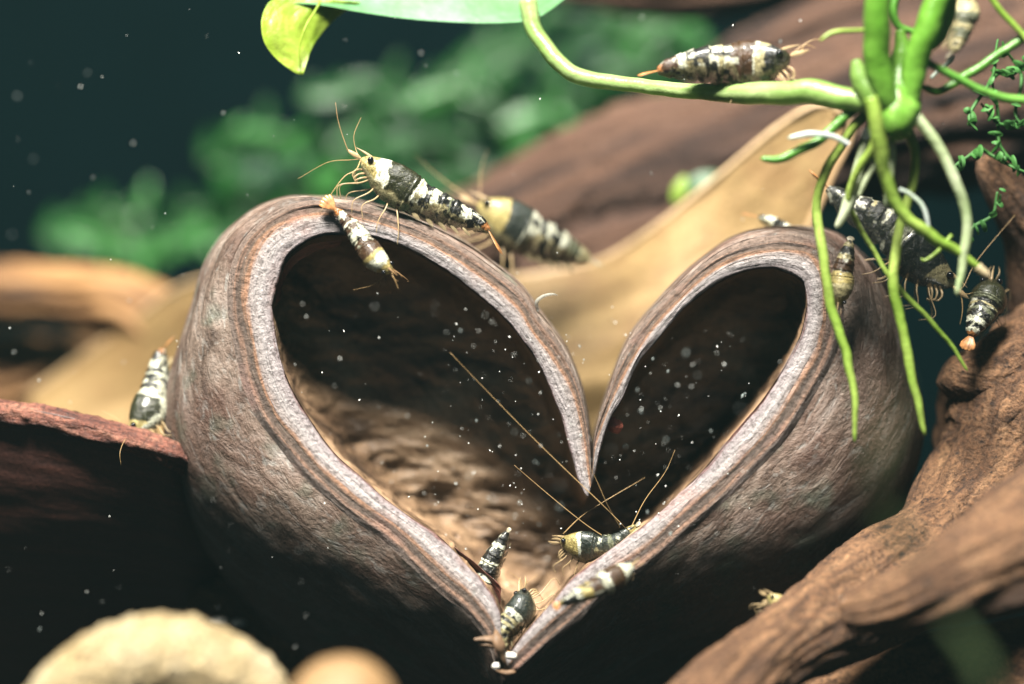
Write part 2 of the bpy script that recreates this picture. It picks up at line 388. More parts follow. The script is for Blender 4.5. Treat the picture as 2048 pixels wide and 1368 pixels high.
# rim: from the mouth's edge over the pale band and the dark groove to the outer ridge
NR = 26; V = []; UV = []; Ering = []
for i in range(NT):
    a, c, s = Ic[i], Cc[i], Sc[i]
    d = s-c; L = np.linalg.norm(d)+1e-6; e = c+d/L*min(34, L*.72)
    row = []
    jag = 4.0*fbm(arc[i]*1.7, 3.3, 0, 4)+2.0*fbm(arc[i]*6, 7.3, 0, 3)
    yb = rim_y(*c)
    for k in range(NR):
        v = k/(NR-1)
        if v < .6:
            w = v/.6; q = a+(c-a)*w
            q = q+unit(c-a)*jag*(1-w)
            y = -.10*math.sin(w*math.pi*.55+.25)+.03*w
            if k == 0: y += .06
        else:
            w = (v-.6)/.4; q = c+(e-c)*w
            y = -.07+.032*math.exp(-((w-.25)/.22)**2)-.015*math.exp(-((w-.6)/.15)**2)+.10*w*w
        y += .020*fbm(arc[i]*.8, v*7, 1, 4)+.014*fbm(arc[i]*2.5, v*16, 4, 3)
        row.append(P(q[0], q[1], yb+y))
    Ering.append((e, yb-.07+.10)); V += row; UV += [(arc[i], k/(NR-1)) for k in range(NR)]
F = []
for i in range(NT):
    j = (i+1) % NT
    for k in range(NR-1):
        F.append((i*NR+k, i*NR+k+1, j*NR+k+1, j*NR+k))
rimV = V
link_mesh('rim', V, F, M['rim'], pod, UV)
# outer husk
NS = 64; V = []; UV = []
for i in range(NT):
    e, ye = Ering[i]; s = Sc[i]
    ys = 1.25+2.15*belly[i]-.3*notch[i]
    yend = 2.85+1.4*belly[i]
    ccx, ccy = 1120+(e[0]-1120)*.0, 960
    run = 0
    for k in range(NS):
        v = k/(NS-1)
        if v < .62:
            w = v/.62; aa = w*math.pi/2
            ln = sm(800, 1230, e[1]); q = e+(s-e)*(math.sin(aa)**.95*(1-ln)+ln*(.25*math.sin(aa)+.75*w)); y = ye+(ys-ye)*((1-math.cos(aa))*(1-ln)+ln*(.25*(1-math.cos(aa))+.75*w))
        else:
            w = (v-.62)/.38; aa = w*math.pi/2
            q = s+(np.array([cx, cy])-s)*(1-math.cos(aa))*.999; y = ys+(yend-ys)*math.sin(aa)
        base = rimV[i*NR+NR-1] if k == 0 else P(q[0], q[1], y)
        n = unit(np.array([e[0]-cx, -160.0, -(e[1]-cy)]))
        g = min(1, k/6)*(1 if v < .6 else max(0, 1-(v-.6)*5))
        base = base+n*g*(.055*fbm(arc[i]*.6, v*3.2, 2, 4)+.03*(1-abs(fbm(arc[i]*1.2+v*2, v*9, 5, 3))*2.5))*(1-.6*notch[i])
        if k: run += np.linalg.norm(base-V[-1])
        V.append(base); UV.append((arc[i], run))
F = []
for i in range(NT):
    j = (i+1) % NT
    for k in range(NS-1): F.append((i*NS+k, i*NS+k+1, j*NS+k+1, j*NS+k))
link_mesh('outer_husk', V, F, M['shell'], pod, UV)

#SHEETS
def ruled(curves, n, thick, fn=None):
    """curves: rows of (px,py,y) key points, lofted from the first to the last; closed as a slab of the given thickness (cm, away from the lens)"""
    rows = [catmull([P(*q) for q in c], n) for c in curves]
    R = np.array(rows); m = 40*(len(rows)-1)+1
    G = np.array([catmull(R[:, i], m) for i in range(n)])       # n x m
    V = []; UV = []
    u = 0
    for i in range(n):
        if i: u += np.linalg.norm(G[i, 0]-G[i-1, 0])
        v = 0
        for j in range(m):
            if j: v += np.linalg.norm(G[i, j]-G[i, j-1])
            p = G[i, j].copy()
            if fn: p = p+fn(u, v, i/(n-1), j/(m-1))
            V.append(p); UV.append((u, v))
    Vb = [p+np.array([0, thick, 0]) for p in V]; b = len(V)
    F = grid_faces(n, m, False)+[tuple(reversed(f)) for f in grid_faces(n, m, False, b)]
    for i in range(n-1):
        F.append((i*m, (i+1)*m, b+(i+1)*m, b+i*m)); F.append((i*m+m-1, b+i*m+m-1, b+(i+1)*m+m-1, (i+1)*m+m-1))
    for j in range(m-1):
        F.append((j, b+j, b+j+1, j+1)); q = (n-1)*m; F.append((q+j, q+j+1, b+q+j+1, b+q+j))
    return V+Vb, F, UV+UV, G

# torn edges of the lining
V, F, UV, G = ruled([[(878, 1074, .0), (905, 1092, -.05), (940, 1118, -.08), (972, 1146, -.10), (1000, 1172, -.12), (1001, 1190, -.12)], [(872, 1078, .1), (900, 1102, .1), (934, 1136, .1), (962, 1166, .1), (990, 1204, .05), (1000, 1240, .0)]], 40, .05, lambda u, v, a, b: np.array([0, .04*fbm(u*3, v*4, 8, 3), .03*fbm(u*4, 0, 8, 3)*(1-b)]))
o = link_mesh('torn_flap', V, F, M['flap'], pod, UV); o['label'] = 'dark red torn flap inside the lower left rim'
V, F, UV, G = ruled([[(560, 600, .3), (566, 566, .3), (580, 540, .28), (604, 518, .22), (640, 500, .2), (676, 494, .3)], [(552, 606, .05), (556, 560, .05), (570, 530, .05), (600, 500, .05), (640, 484, .05), (684, 480, .1)]], 40, .04, lambda u, v, a, b: np.array([0, .04*fbm(u*3, v*4, 3, 3), .05*fbm(u*4, 0, 8, 3)*(1-b)]))
o = link_mesh('torn_flap', V, F, M['flap'], pod, UV); o['label'] = 'thin reddish flap curling under the upper left rim'

# tan husk behind the heart
tan = thing('tan_husk', 'broad tan husk with a pale edge, curving behind the heart shaped pod', 'husk', P(1200, 900, 4.2))
top = [(60, 790, 9), (240, 660, 8.2), (400, 560, 7.2), (700, 560, 5.6), (900, 556, 4.9), (1040, 552, 5.2), (1110, 542, 5.2), (1190, 524, 5.0), (1260, 488, 4.7), (1340, 432, 4.3), (1440, 350, 3.9), (1540, 266, 3.5), (1622, 212, 3.2), (1660, 208, 3.15)]
mid = [(60, 850, 8.6), (260, 780, 8.2), (430, 760, 7.4), (720, 800, 6.2), (900, 800, 5.3), (1040, 760, 4.5), (1150, 720, 4.3), (1230, 690, 4.15), (1300, 650, 4.0), (1380, 590, 3.9), (1480, 500, 3.9), (1560, 410, 3.6), (1640, 300, 3.3), (1690, 240, 3.1)]
low = [(60, 960, 8.0), (300, 930, 7.8), (480, 960, 7.4), (760, 1000, 6.4), (950, 1000, 5.4), (1080, 980, 4.8), (1180, 950, 4.5), (1270, 900, 4.4), (1350, 840, 4.3), (1430, 760, 4.2), (1530, 620, 3.9), (1600, 480, 3.6), (1660, 350, 3.3), (1700, 262, 3.1)]
V, F, UV, G = ruled([top, mid, low], 150, .22, lambda u, v, a, b: np.array([0, .10*fbm(u*.35, v*1.1, 8, 3)+.02*fbm(u*1.2, v*5, 2, 3), 0]))
link_mesh('blade', V, F, M['tan'], tan, UV)
c = catmull([P(*q) for q in top], 160)
V, F, UV = sweep(c+np.array([0, .10, -.02]), np.full(160, .06), np.full(160, .12), m=14, disp=lambda s, a, t: 1+.55*fbm(s*.8, math.cos(a)*1.2, math.sin(a)*1.2, 3))
link_mesh('edge', V, F, M['tan_edge'], tan, UV)
c = catmull([P(1668, 212, 3.0), P(1702, 262, 3.05), P(1664, 350, 3.25), P(1604, 480, 3.55), P(1530, 620, 3.9)], 60)
V, F, UV = sweep(c, np.full(60, .05), np.full(60, .07), m=10)
link_mesh('edge', V, F, M['tan_edge'], tan, UV)

# dark husk to the left
hk = thing('dark_husk', 'dark red brown husk with a lit rough rim, left of the pod', 'husk', P(150, 1300, 1))
t0 = [(-120, 790, .6), (0, 812, .5), (90, 824, .45), (170, 842, .4), (240, 862, .4), (300, 880, .4), (345, 898, .5), (420, 930, 1.2)]
t1 = [(-120, 1010, 1.15), (0, 1020, 1.15), (90, 1030, 1.15), (170, 1040, 1.15), (240, 1050, 1.2), (300, 1060, 1.3), (360, 1070, 1.4), (440, 1090, 2.0)]
t2 = [(-120, 1250, 2.7), (0, 1250, 2.7), (90, 1250, 2.7), (170, 1240, 2.7), (240, 1220, 2.7), (310, 1200, 2.7), (380, 1180, 2.7), (440, 1150, 2.8)]
t3 = [(-120, 1480, 4.6), (0, 1480, 4.6), (90, 1480, 4.6), (170, 1460, 4.6), (240, 1420, 4.5), (300, 1360, 4.4), (360, 1290, 4.2), (430, 1220, 3.9)]
V, F, UV, G = ruled([t0, t1, t2, t3], 120, .25, lambda u, v, a, b: np.array([0, .06*fbm(u*.6, v*2.5, 8, 4), .0]))
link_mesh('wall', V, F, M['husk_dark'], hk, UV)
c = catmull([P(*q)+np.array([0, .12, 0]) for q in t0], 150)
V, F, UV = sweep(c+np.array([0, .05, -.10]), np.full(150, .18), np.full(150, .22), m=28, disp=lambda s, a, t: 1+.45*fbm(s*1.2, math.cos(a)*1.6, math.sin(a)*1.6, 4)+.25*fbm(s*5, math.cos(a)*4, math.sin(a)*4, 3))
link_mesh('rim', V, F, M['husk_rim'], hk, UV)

# ------------------------------------------------------------------ driftwood
def branch(path, seed, n=150, m=90, amp=.28, fa=2.2, fs=.25, lump=.18, up=(0, 0, 1)):
    pts = [list(P(a, b, y))+[r*PX(y)] for a, b, y, r in path]
    q = catmull(pts, n); c, r = q[:, :3], q[:, 3]
    r = np.maximum(r, .02)
    for e in range(5):  # rounded ends
        k = math.sqrt(1-((5-e)/5.5)**2); r[e] *= k; r[-1-e] *= k
    def d(s, a, t):
        ca, sa = math.cos(a), math.sin(a)
        tw = s*.12+.55*N3(s*.35, seed, ca*.6)+.18*N3(s*1.1, seed+4, ca*1.2)
        ca2, sa2 = math.cos(a+tw), math.sin(a+tw)
        g = 1-abs(fbm(ca2*fa+seed, sa2*fa, s*fs, 4))*2.2
        g2 = fbm(ca2*fa*3+seed, sa2*fa*3, s*fs*2.5, 3)
        l = fbm(ca*.9, sa*.9+seed, s*.5, 3)
        return 1+amp*(g-.5)+amp*.45*g2+lump*l+amp*.22*fbm(ca*fa*6, sa*fa*6, s*3, 3)
    return sweep(c, r, r*.95, up, m, d)
def wood(name, label, branches, mat, seed, cat='driftwood', mat2=None, **kw):
    t = thing(name, label, cat, P(*branches[0][len(branches[0])//2][:3]))
    for k, bpath in enumerate(branches):
        V, F, UV = branch(bpath, seed+k*3.7, **kw)
        link_mesh('trunk' if k == 0 else 'branch', V, F, mat if k == 0 or mat2 is None else mat2, t, UV)
    return t
wood('driftwood', 'long brown driftwood log with dark grooves, rising diagonally behind the tan husk',
     [[(820, 500, 7.5, 60), (1000, 462, 7.3, 100), (1200, 390, 7, 130), (1420, 320, 6.6, 135), (1650, 250, 6.2, 150), (1900, 190, 5.8, 160), (2200, 110, 5.5, 170)],
      [(1380, 170, 7.6, 30), (1560, 120, 7.6, 75), (1750, 60, 7.4, 90), (2000, 10, 7.2, 120), (2250, -60, 7, 130)],
      [(1040, 560, 6.4, 40), (1180, 500, 6.3, 62), (1330, 450, 6.2, 60), (1440, 400, 6, 40)]], M['wood_back'], 2, amp=.36, fa=1.9, fs=.10)
wood('driftwood', 'dark driftwood branch near the top edge, above the shrimp on the leaf stalk',
     [[(1060, -40, 9, 30), (1250, -22, 9, 48), (1450, -30, 9, 60), (1650, -70, 9, 70)]], M['wood_back'], 19, amp=.3)
wood('driftwood', 'blurred orange driftwood lying beneath the row of far green leaves',
     [[(-260, 600, 9.5, 70), (-60, 590, 9.3, 58), (110, 588, 9, 50), (240, 615, 8.7, 66), (360, 680, 8.6, 70), (470, 760, 8.5, 50)],
      [(-200, 800, 10.9, 100), (0, 775, 10.7, 92), (160, 755, 10.5, 72), (330, 735, 10.3, 60)]], M['wood_orange'], 5, amp=.4, fa=1.5, fs=.2)
wood('driftwood', 'big rugged brown driftwood at the lower right, its branch arching over a dark hollow',
     [[(2300, 560, 1.8, 120), (2160, 700, 1.6, 140), (2040, 840, 1.3, 165), (1985, 960, .9, 128), (1880, 1100, .3, 118), (1730, 1200, -.4, 100), (1600, 1275, -1.1, 84), (1480, 1350, -1.9, 80), (1380, 1450, -2.6, 80), (1300, 1560, -3, 60)],
      [(2260, 960, -1.0, 140), (2110, 1060, -1.8, 130), (1960, 1140, -2.2, 100), (1820, 1200, -2.2, 66), (1690, 1230, -1.7, 42)],
      [(2130, 690, .9, 90), (2040, 722, .9, 82), (1970, 752, .85, 66), (1918, 752, .8, 50), (1888, 735, .8, 30)],
      [(2080, 800, 1.2, 130), (1990, 840, 1, 105), (1930, 895, .9, 66), (1884, 905, .9, 34)],
      [(2250, 1330, 2.0, 130), (2050, 1370, 1.8, 130), (1850, 1400, 1.5, 120), (1650, 1430, 1.2, 100), (1500, 1480, .8, 70)]],  # added low behind the arch, in its shadow, to keep the hollow dark
     M['wood'], 11, n=200, m=120, amp=.15, fa=2.2, fs=.5, lump=.32)
wood('driftwood', 'dark twig leaning at the right edge with green moss on its top',
     [[(1962, 312, 1.2, 16), (1990, 350, 1.2, 34), (2030, 410, 1.3, 46), (2080, 500, 1.6, 62), (2110, 640, 2, 80)]], M['wood'], 23, n=90, m=60, amp=.2)
wood('bark_chunk', 'dim brown bark chunk between the dark husk and the base of the pod',
     [[(380, 1180, 3.2, 30), (440, 1200, 3.0, 52), (520, 1260, 2.8, 60), (620, 1330, 2.6, 60)]], M['wood'], 31, 'bark', n=60, m=50)

# ------------------------------------------------------------------ foreground curls
fg = thing('curled_husk', 'cream ridged husk curled into a ring, close to the lens at the bottom', 'husk', P(320, 1480, -4.4))
c = np.array([P(322+205*math.sin(a)*1.06, 1500-190*math.cos(a), -3.4+.5*math.sin(a*.5)) for a in np.linspace(-2.6, 2.6, 200)])
c2 = catmull(c, 420); 
def fgd(s, a, t): return 1+.26*fbm(s*5.5, math.cos(a)*4, math.sin(a)*4, 3)-.10*abs(N3(s*7, math.cos(a)*6, math.sin(a)*6))+.012*math.sin(s*26+2*math.sin(s*3))+.12*fbm(s*1.5, math.cos(a), math.sin(a), 3)
r = np.full(420, 62*PX(-3.4))
V, F, UV = sweep(c2, r, r*1.3, (0, -1, 0), 72, fgd); link_mesh('ring', V, F, M['cream'], fg, UV)
fb = thing('rounded_husk', 'smooth tan rounded knob close to the lens beside the cream curled ring', 'husk', P(680, 1460, -5))
c = np.array([P(680+6*math.sin(t*3), 1560-250*t, -5+.3*t) for t in np.linspace(0, 1, 40)])
rr = np.array([118*PX(-5)*math.sqrt(max(.0004, 1-max(0, (t-.5)/.5)**2.1)) for t in np.linspace(0, 1, 40)])
V, F, UV = sweep(c, rr, rr, (0, -1, 0), 40, lambda s, a, t: 1+.10*fbm(s*.9, math.cos(a)*.8, math.sin(a)*.8, 3)); link_mesh('cap', V, F, M['tan_stone'], fb, UV)

# ------------------------------------------------------------------ the plant
plant = thing('water_plant', 'bright green water plant hanging from the top with thick stems and dangling roots', 'plant', P(1795, 230, -1.3))
def strand(name, pts, mat, parent, m=10, n=None, bumpy=.08, seed=0, taper=True, up=(0, 1, 0)):
    q = catmull([list(P(a, b, y))+[w/2*PX(y)*.9] for a, b, y, w in pts], n or max(12, 9*len(pts)))
    c, r = q[:, :3], q[:, 3].copy()
    if taper:
        k = max(3, len(r)//4); r[-k:] *= np.linspace(1, .68, k); r[-1] *= .35; r[-2] *= .8
    sl = np.concatenate([[0], np.cumsum(np.linalg.norm(np.diff(c, axis=0), axis=1))])
    c = c+np.array([[.05*N3(t_*1.1, seed, 0)+.015*N3(t_*3.5, seed, 2), .04*N3(t_*1.1, seed, 9), .04*N3(t_*1.1, seed, 5)+.015*N3(t_*3.5, seed, 7)] for t_ in sl])
    V, F, UV = sweep(c, r, r, up, m, lambda s, a, t: 1+bumpy*fbm(s*3+seed, math.cos(a), math.sin(a), 3)*2)
    return link_mesh(name, V, F, mat, parent, UV)
strand('stem', [(1748, -90, -1.7, 60), (1752, 20, -1.7, 58), (1758, 110, -1.6, 60), (1772, 190, -1.5, 56), (1792, 236, -1.4, 50)], M['stem'], plant, 20, 60, .03)
strand('stem', [(1905, -90, -1.5, 50), (1872, 0, -1.5, 54), (1852, 70, -1.5, 58), (1830, 150, -1.4, 56), (1812, 230, -1.35, 56)], M['stem'], plant, 20, 60, .03)
strand('crown', [(1800, 60, -1.2, 20), (1805, 110, -1.2, 46), (1800, 170, -1.2, 76), (1795, 215, -1.28, 98), (1796, 240, -1.35, 100), (1800, 262, -1.35, 84), (1803, 280, -1.35, 60)], M['stem'], plant, 24, 60, .1, 3)
strand('sheath', [(1712, 120, -1.4, 20), (1722, 160, -1.4, 44), (1742, 200, -1.4, 56), (1765, 240, -1.35, 40)], M['crown'], plant, 16, 30, .1, 4)
strand('leaf_stalk', [(1056, 4, 1.0, 42), (1070, 60, .9, 37), (1105, 112, .75, 36), (1150, 146, .6, 36), (1220, 165, .4, 34), (1310, 176, .1, 33), (1400, 184, -.2, 36), (1480, 186, -.5, 48), (1560, 186, -.8, 52), (1620, 184, -1.0, 62), (1680, 196, -1.2, 66), (1730, 206, -1.3, 60), (1770, 215, -1.3, 50)], M['petiole'], plant, 20, 130, .04, 6)
strand('leaf_bud', [(1900, -30, -1.2, 34), (1893, 30, -1.2, 40), (1880, 70, -1.25, 34), (1868, 100, -1.3, 14)], M['crown'], plant, 12, 24, .15, 8)
ROOTS = [
 ('root', [(1735, 225, -1.2, 26), (1698, 262, -1.1, 24), (1670, 310, -1.0, 22), (1646, 358, -.95, 21), (1638, 432, -.9, 21), (1649, 532, -.9, 21), (1666, 629, -.9, 21), (1692, 717, -.95, 20), (1712, 804, -1, 17), (1710, 885, -1, 12)]),
 ('root_pale', [(1752, 230, -1.1, 24), (1730, 290, -1, 24), (1712, 350, -.95, 26), (1690, 410, -.95, 26), (1668, 455, -.9, 20)]),
 ('root', [(1760, 240, -1.3, 24), (1748, 290, -1.3, 22), (1722, 330, -1.2, 20), (1706, 365, -1.1, 17), (1700, 405, -1, 14), (1722, 450, -.8, 13), (1748, 495, -.7, 12), (1778, 548, -.7, 12), (1822, 600, -.7, 12), (1868, 648, -.7, 12), (1906, 700, -.7, 12), (1933, 742, -.7, 8)]),
 ('root', [(1742, 195, -1.7, 30), (1752, 240, -1.7, 32), (1762, 300, -1.6, 32), (1772, 350, -1.5, 29), (1800, 420, -1.4, 27), (1860, 470, -1.35, 26), (1920, 508, -1.3, 24), (1962, 538, -1.3, 21)]),
 ('root_pale', [(1775, 255, -1.3, 26), (1782, 310, -1.2, 24), (1780, 360, -1.2, 20), (1772, 412, -1.2, 18)]),
 ('root', [(1815, 262, -1.2, 24), (1829, 300, -1.1, 22), (1824, 350, -1.0, 22), (1808, 420, -1.0, 22), (1793, 500, -1.0, 22), (1788, 570, -1.0, 22), (1800, 650, -1.0, 22), (1818, 740, -1.0, 21), (1840, 810, -1, 21), (1852, 872, -1, 15)]),
 ('root_pale', [(1832, 235, -1.4, 26), (1862, 268, -1.4, 24), (1890, 315, -1.4, 24), (1915, 378, -1.4, 23), (1930, 440, -1.35, 22), (1928, 515, -1.3, 21), (1918, 588, -1.3, 17)]),
 ('root_dark', [(1715, 215, -1.2, 24), (1680, 245, -1.2, 22), (1640, 280, -1.2, 22), (1595, 302, -1.2, 21), (1555, 318, -1.2, 21), (1522, 314, -1.2, 18)]),
 ('root_white', [(1700, 290, -1.3, 11), (1660, 276, -1.3, 12), (1615, 270, -1.3, 13), (1576, 276, -1.3, 12)]),
 ('root_white', [(1800, 380, -1.3, 8), (1822, 388, -1.3, 9), (1845, 412, -1.3, 10), (1857, 456, -1.3, 8)]),
 ('root_pale', [(1738, 300, -1.2, 16), (1748, 330, -1.2, 15), (1732, 362, -1.15, 14), (1716, 395, -1.1, 9)]),
 ('root_dark', [(2120, 10, -1.1, 20), (2048, 72, -1.1, 20), (1990, 112, -1.1, 18), (1930, 152, -1.1, 20), (1880, 184, -1.1, 21), (1845, 176, -1.2, 22)]),
 ('root_dark', [(1836, 110, -1.3, 18), (1868, 132, -1.3, 18), (1920, 158, -1.3, 19), (1975, 182, -1.3, 19), (2030, 198, -1.3, 20), (2120, 205, -1.3, 20)]),
 ('root', [(1960, -40, -1.2, 14), (2000, 15, -1.2, 14), (2048, 72, -1.2, 14), (2110, 140, -1.2, 14)]),
 ('root', [(1735, 58, -1.4, 10), (1700, 62, -1.4, 10), (1660, 68, -1.4, 10), (1638, 84, -1.4, 8)]),
 ('root_dark', [(1795, -20, -1.1, 18), (1785, 20, -1.1, 18), (1795, 55, -1.1, 18), (1830, 68, -1.1, 18)]),
 ('root_white', [(1860, 158, -.9, 8), (1890, 130, -.9, 9), (1905, 110, -.9, 8)]),
 ('root', [(1905, 470, -1.0, 10), (1880, 500, -1.0, 9), (1850, 520, -1.0, 8), (1842, 516, -1.0, 7)]),
]
for k, (mk, pts) in enumerate(ROOTS):
    o = strand('root', pts, M[mk], plant, 12, max(24, 10*len(pts)), .11, k*2.3)
    if mk == 'root_white': o['label'] = 'short whitish rootlet'
    if mk == 'root_dark': o['label'] = 'deep green root'
o = strand('root_tip', [(1955, 533, -1.3, 22), (1968, 545, -1.3, 19), (1978, 556, -1.3, 7)], M['root_tip'], plant, 12, 14, .2); o['label'] = 'pale brown tip of the diagonal root'
# leaf seen from below
def leaf_sheet(name, curves, n, mat, parent, thick=.02, fn=None):
    V, F, UV, G = ruled(curves, n, thick, fn); return link_mesh(name, V, F, mat, parent, UV)
o = leaf_sheet('leaf', [[(556, 6, .9), (640, 10, .9), (720, 24, .9), (820, 38, .95), (920, 45, 1), (1000, 46, 1), (1062, 40, 1), (1100, 20, 1.05), (1134, -6, 1.1)],
                     [(552, -14, 1.2), (640, -20, 1.2), (720, -14, 1.2), (820, -6, 1.25), (920, -2, 1.3), (1000, -2, 1.3), (1062, -6, 1.3), (1108, -18, 1.3), (1144, -34, 1.3)],
                     [(590, -60, 1.5), (660, -74, 1.5), (720, -76, 1.5), (820, -78, 1.6), (920, -78, 1.6), (1000, -78, 1.6), (1062, -76, 1.6), (1120, -74, 1.6), (1155, -72, 1.6)]], 60, M['leaf_mint'], plant,
                     fn=lambda u, v, a, b: np.array([0, .08*math.sin(u*2.2)*math.sin(b*3), 0]))
o['label'] = 'mint green underside of the big leaf'
o = leaf_sheet('leaf', [[(560, -8, .9), (535, 8, .75), (523, 40, .6), (526, 78, .55), (540, 104, .6), (562, 126, .65), (584, 142, .7), (598, 149, .7)],
                        [(630, -4, 1.0), (600, 20, .9), (580, 50, .75), (575, 80, .7), (578, 105, .7), (585, 125, .7), (594, 140, .7), (602, 149, .7)],
                        [(722, 4, 1.0), (690, 22, 1.1), (660, 48, 1.1), (636, 76, 1.0), (622, 100, .85), (614, 124, .75), (609, 140, .7), (606, 149, .7)]], 50, M['leaf_lime'], plant,
                        fn=lambda u, v, a, b: np.array([0, .03*fbm(u*2, v*6, 2, 3), 0]))
o['label'] = 'lime yellow leaf end curling downwards'
strand('vein', [(640, 5, .86, 6), (606, 60, .67, 5), (598, 110, .64, 4), (602, 146, .66, 2)], M['leaf_lime'], plant, 6, 20)

# ------------------------------------------------------------------ far plants
def leaf_blade(px, py, y, L, W, ang, mat, parent, tilt=.4, curl=.2, name='leaf'):
    """an oval leaf with a fold along its midrib, L and W in px; ang in degrees in the picture plane"""
    n, m = 14, 7; V = []; UV = []; s = PX(y); ca, sa = math.cos(math.radians(ang)), math.sin(math.radians(ang)); c0 = P(px, py, y)
    for i in range(n):
        t = i/(n-1); w = W/2*s*math.sin(math.pi*min(1, t**.85))**.7+.01
        for j in range(m):
            b = (j/(m-1)-.5)*2
            x = (t-.5)*L*s; z = b*w
            d = curl*L*s*((t-.5)**2)*2+abs(b)*w*.35+b*w*tilt
            V.append(c0+np.array([x*ca-z*sa, d, x*sa+z*ca])); UV.append((x, z*3))
    V2 = [v+np.array([0, .03, 0]) for v in V]; b = len(V)
    F = grid_faces(n, m, False)+[tuple(reversed(f)) for f in grid_faces(n, m, False, b)]
    return link_mesh(name, V+V2, F, M[mat], parent, UV+UV)
def far_plant(label, stem, leaves, y, w=16, extra=0, seed=1):
    t = thing('leafy_plant', label, 'plant', P(stem[0][0], stem[0][1], y), 'blurred green plants growing behind the pod')
    strand('stem', [(a, b, y+.2, w) for a, b in stem], M['far_leaf'], t, 8)
    rr_ = random.Random(seed)
    for (px, py, L, W, ang, mk) in leaves:          # each listed spot is a frond: a short midrib with paired leaflets
        an = math.radians(ang); d = np.array([math.cos(an), -math.sin(an)]); L *= 1.15
        y1 = y+rr_.uniform(-.6, .3)
        strand('midrib', [(px-d[0]*L/2, py-d[1]*L/2, y1+.05, 7), (px, py-4, y1, 6), (px+d[0]*L/2, py+d[1]*L/2, y1, 4)], M['far_leaf'], t, 6, 8)
        leaf_blade(px, py, y1, L*.8, W*.8, ang, mk, t, rr_.uniform(-.3, .6), rr_.uniform(-.2, .3), 'leaflet')
        for q in (0, 2):
            f = (q-1)/2.2*L; c_ = np.array([px, py])+d*f; l_ = W*(1.15-.15*abs(q-1))*rr_.uniform(.75, 1.15)
            for sgn in (-1, 1):
                a2 = ang+sgn*rr_.uniform(38, 62); a3 = math.radians(a2)
                leaf_blade(c_[0]+math.cos(a3)*l_*.45, c_[1]-math.sin(a3)*l_*.45, y1+rr_.uniform(-.1, .1), l_*1.1, l_*.36, a2, mk if rr_.random() < .7 else 'far_leaf', t, rr_.uniform(-.5, .6), rr_.uniform(-.3, .3), 'leaflet')
    q = catmull([(a, b, 0) for a, b in stem], 40)
    for k in range(extra):
        i = rr_.randrange(40); a = rr_.uniform(-60, 60)+(180 if rr_.random() < .5 else 0)
        leaf_blade(q[i][0]+rr_.uniform(-65, 65), q[i][1]+rr_.uniform(-65, 65), y+rr_.uniform(.6, 3.2), rr_.uniform(60, 110), rr_.uniform(20, 36), a, rr_.choice(['far_leaf', 'far_leaf_dark', 'far_leaf_dark']), t, rr_.uniform(-.5, .7), .2)
G_, Pm, Dk = 'far_leaf', 'far_leaf_pale', 'far_leaf_dark'
far_plant('blurred green plant whose leaves form a low row above the orange driftwood', [(620, 560), (480, 480), (330, 475), (120, 450)],
          [(140, 450, 110, 62, 20, G_), (165, 478, 90, 50, -20, Pm), (245, 445, 100, 66, 35, Pm), (240, 490, 90, 56, -30, Pm), (335, 490, 110, 60, 15, Pm), (352, 455, 80, 50, 60, G_), (420, 470, 100, 56, 10, Pm), (470, 440, 110, 60, 50, G_), (300, 530, 60, 40, 80, G_), (200, 420, 80, 40, 0, G_)], 14.5, 18, 0, 3)
far_plant('blurred green plant with broad leaves beside the upper curve of the heart', [(640, 620), (560, 480), (500, 380), (560, 290), (680, 290)],
          [(470, 290, 130, 60, 30, G_), (520, 275, 120, 54, -5, Pm), (590, 290, 120, 56, 20, Pm), (455, 350, 100, 56, 70, G_), (455, 395, 90, 56, 80, G_), (515, 400, 110, 66, 20, G_), (560, 430, 110, 60, 60, G_), (660, 375, 150, 74, 25, Pm), (680, 330, 140, 60, 50, Pm), (540, 340, 110, 50, 10, Dk), (620, 440, 120, 70, 30, G_), (690, 310, 120, 60, 30, Pm)], 14, 18, 0, 5)
far_plant('tall blurred green plant leaning behind the shrimp on the rim', [(760, 480), (800, 380), (860, 250), (960, 140), (1090, 30), (1180, -60)],
          [(670, 185, 130, 46, 10, G_), (720, 170, 120, 50, 10, G_), (770, 215, 170, 56, 20, G_), (830, 208, 150, 56, 18, Pm), (880, 190, 120, 50, 20, Pm), (720, 260, 150, 54, 35, G_), (790, 290, 150, 60, 20, G_), (930, 120, 130, 50, 45, G_), (985, 95, 120, 46, 35, G_), (1000, 150, 130, 60, 40, G_), (1040, 245, 130, 70, 20, Pm), (1030, 290, 120, 60, -20, Pm), (1080, 220, 110, 56, 40, G_), (900, 300, 140, 60, 10, Dk), (930, 330, 120, 60, -20, G_), (1110, 140, 120, 56, 60, G_), (870, 370, 120, 60, 0, G_), (960, 230, 130, 56, 30, G_), (1060, 70, 130, 50, 40, G_)], 13.5, 18, 5, 8)
far_plant('blurred green plant behind the bend of the leaf stalk', [(1180, 420), (1190, 300), (1230, 180), (1270, 60), (1300, -40)],
          [(1250, 40, 110, 66, 30, G_), (1310, 60, 110, 60, 10, Pm), (1340, 85, 90, 60, -20, G_), (1265, 90, 110, 70, 60, Pm), (1290, 120, 90, 60, 20, G_), (1195, 180, 120, 60, 30, G_), (1120, 240, 110, 50, 50, G_), (1060, 320, 110, 60, 30, G_), (1180, 60, 110, 60, 60, Dk), (1130, 200, 90, 50, 20, G_), (1240, 150, 100, 60, 0, G_), (1350, 130, 100, 60, 40, G_)], 14.5, 18, 4, 11)
lf = thing('fallen_leaf', 'pale yellow leaf scrap with a green patch, lodged behind the edge of the tan husk', 'leaf', P(1365, 400, 4.6))
leaf_blade(1360, 378, 4.9, 60, 26, 70, 'root', lf, .2); leaf_blade(1410, 372, 5.1, 90, 60, 30, 'far_leaf', lf, .2)

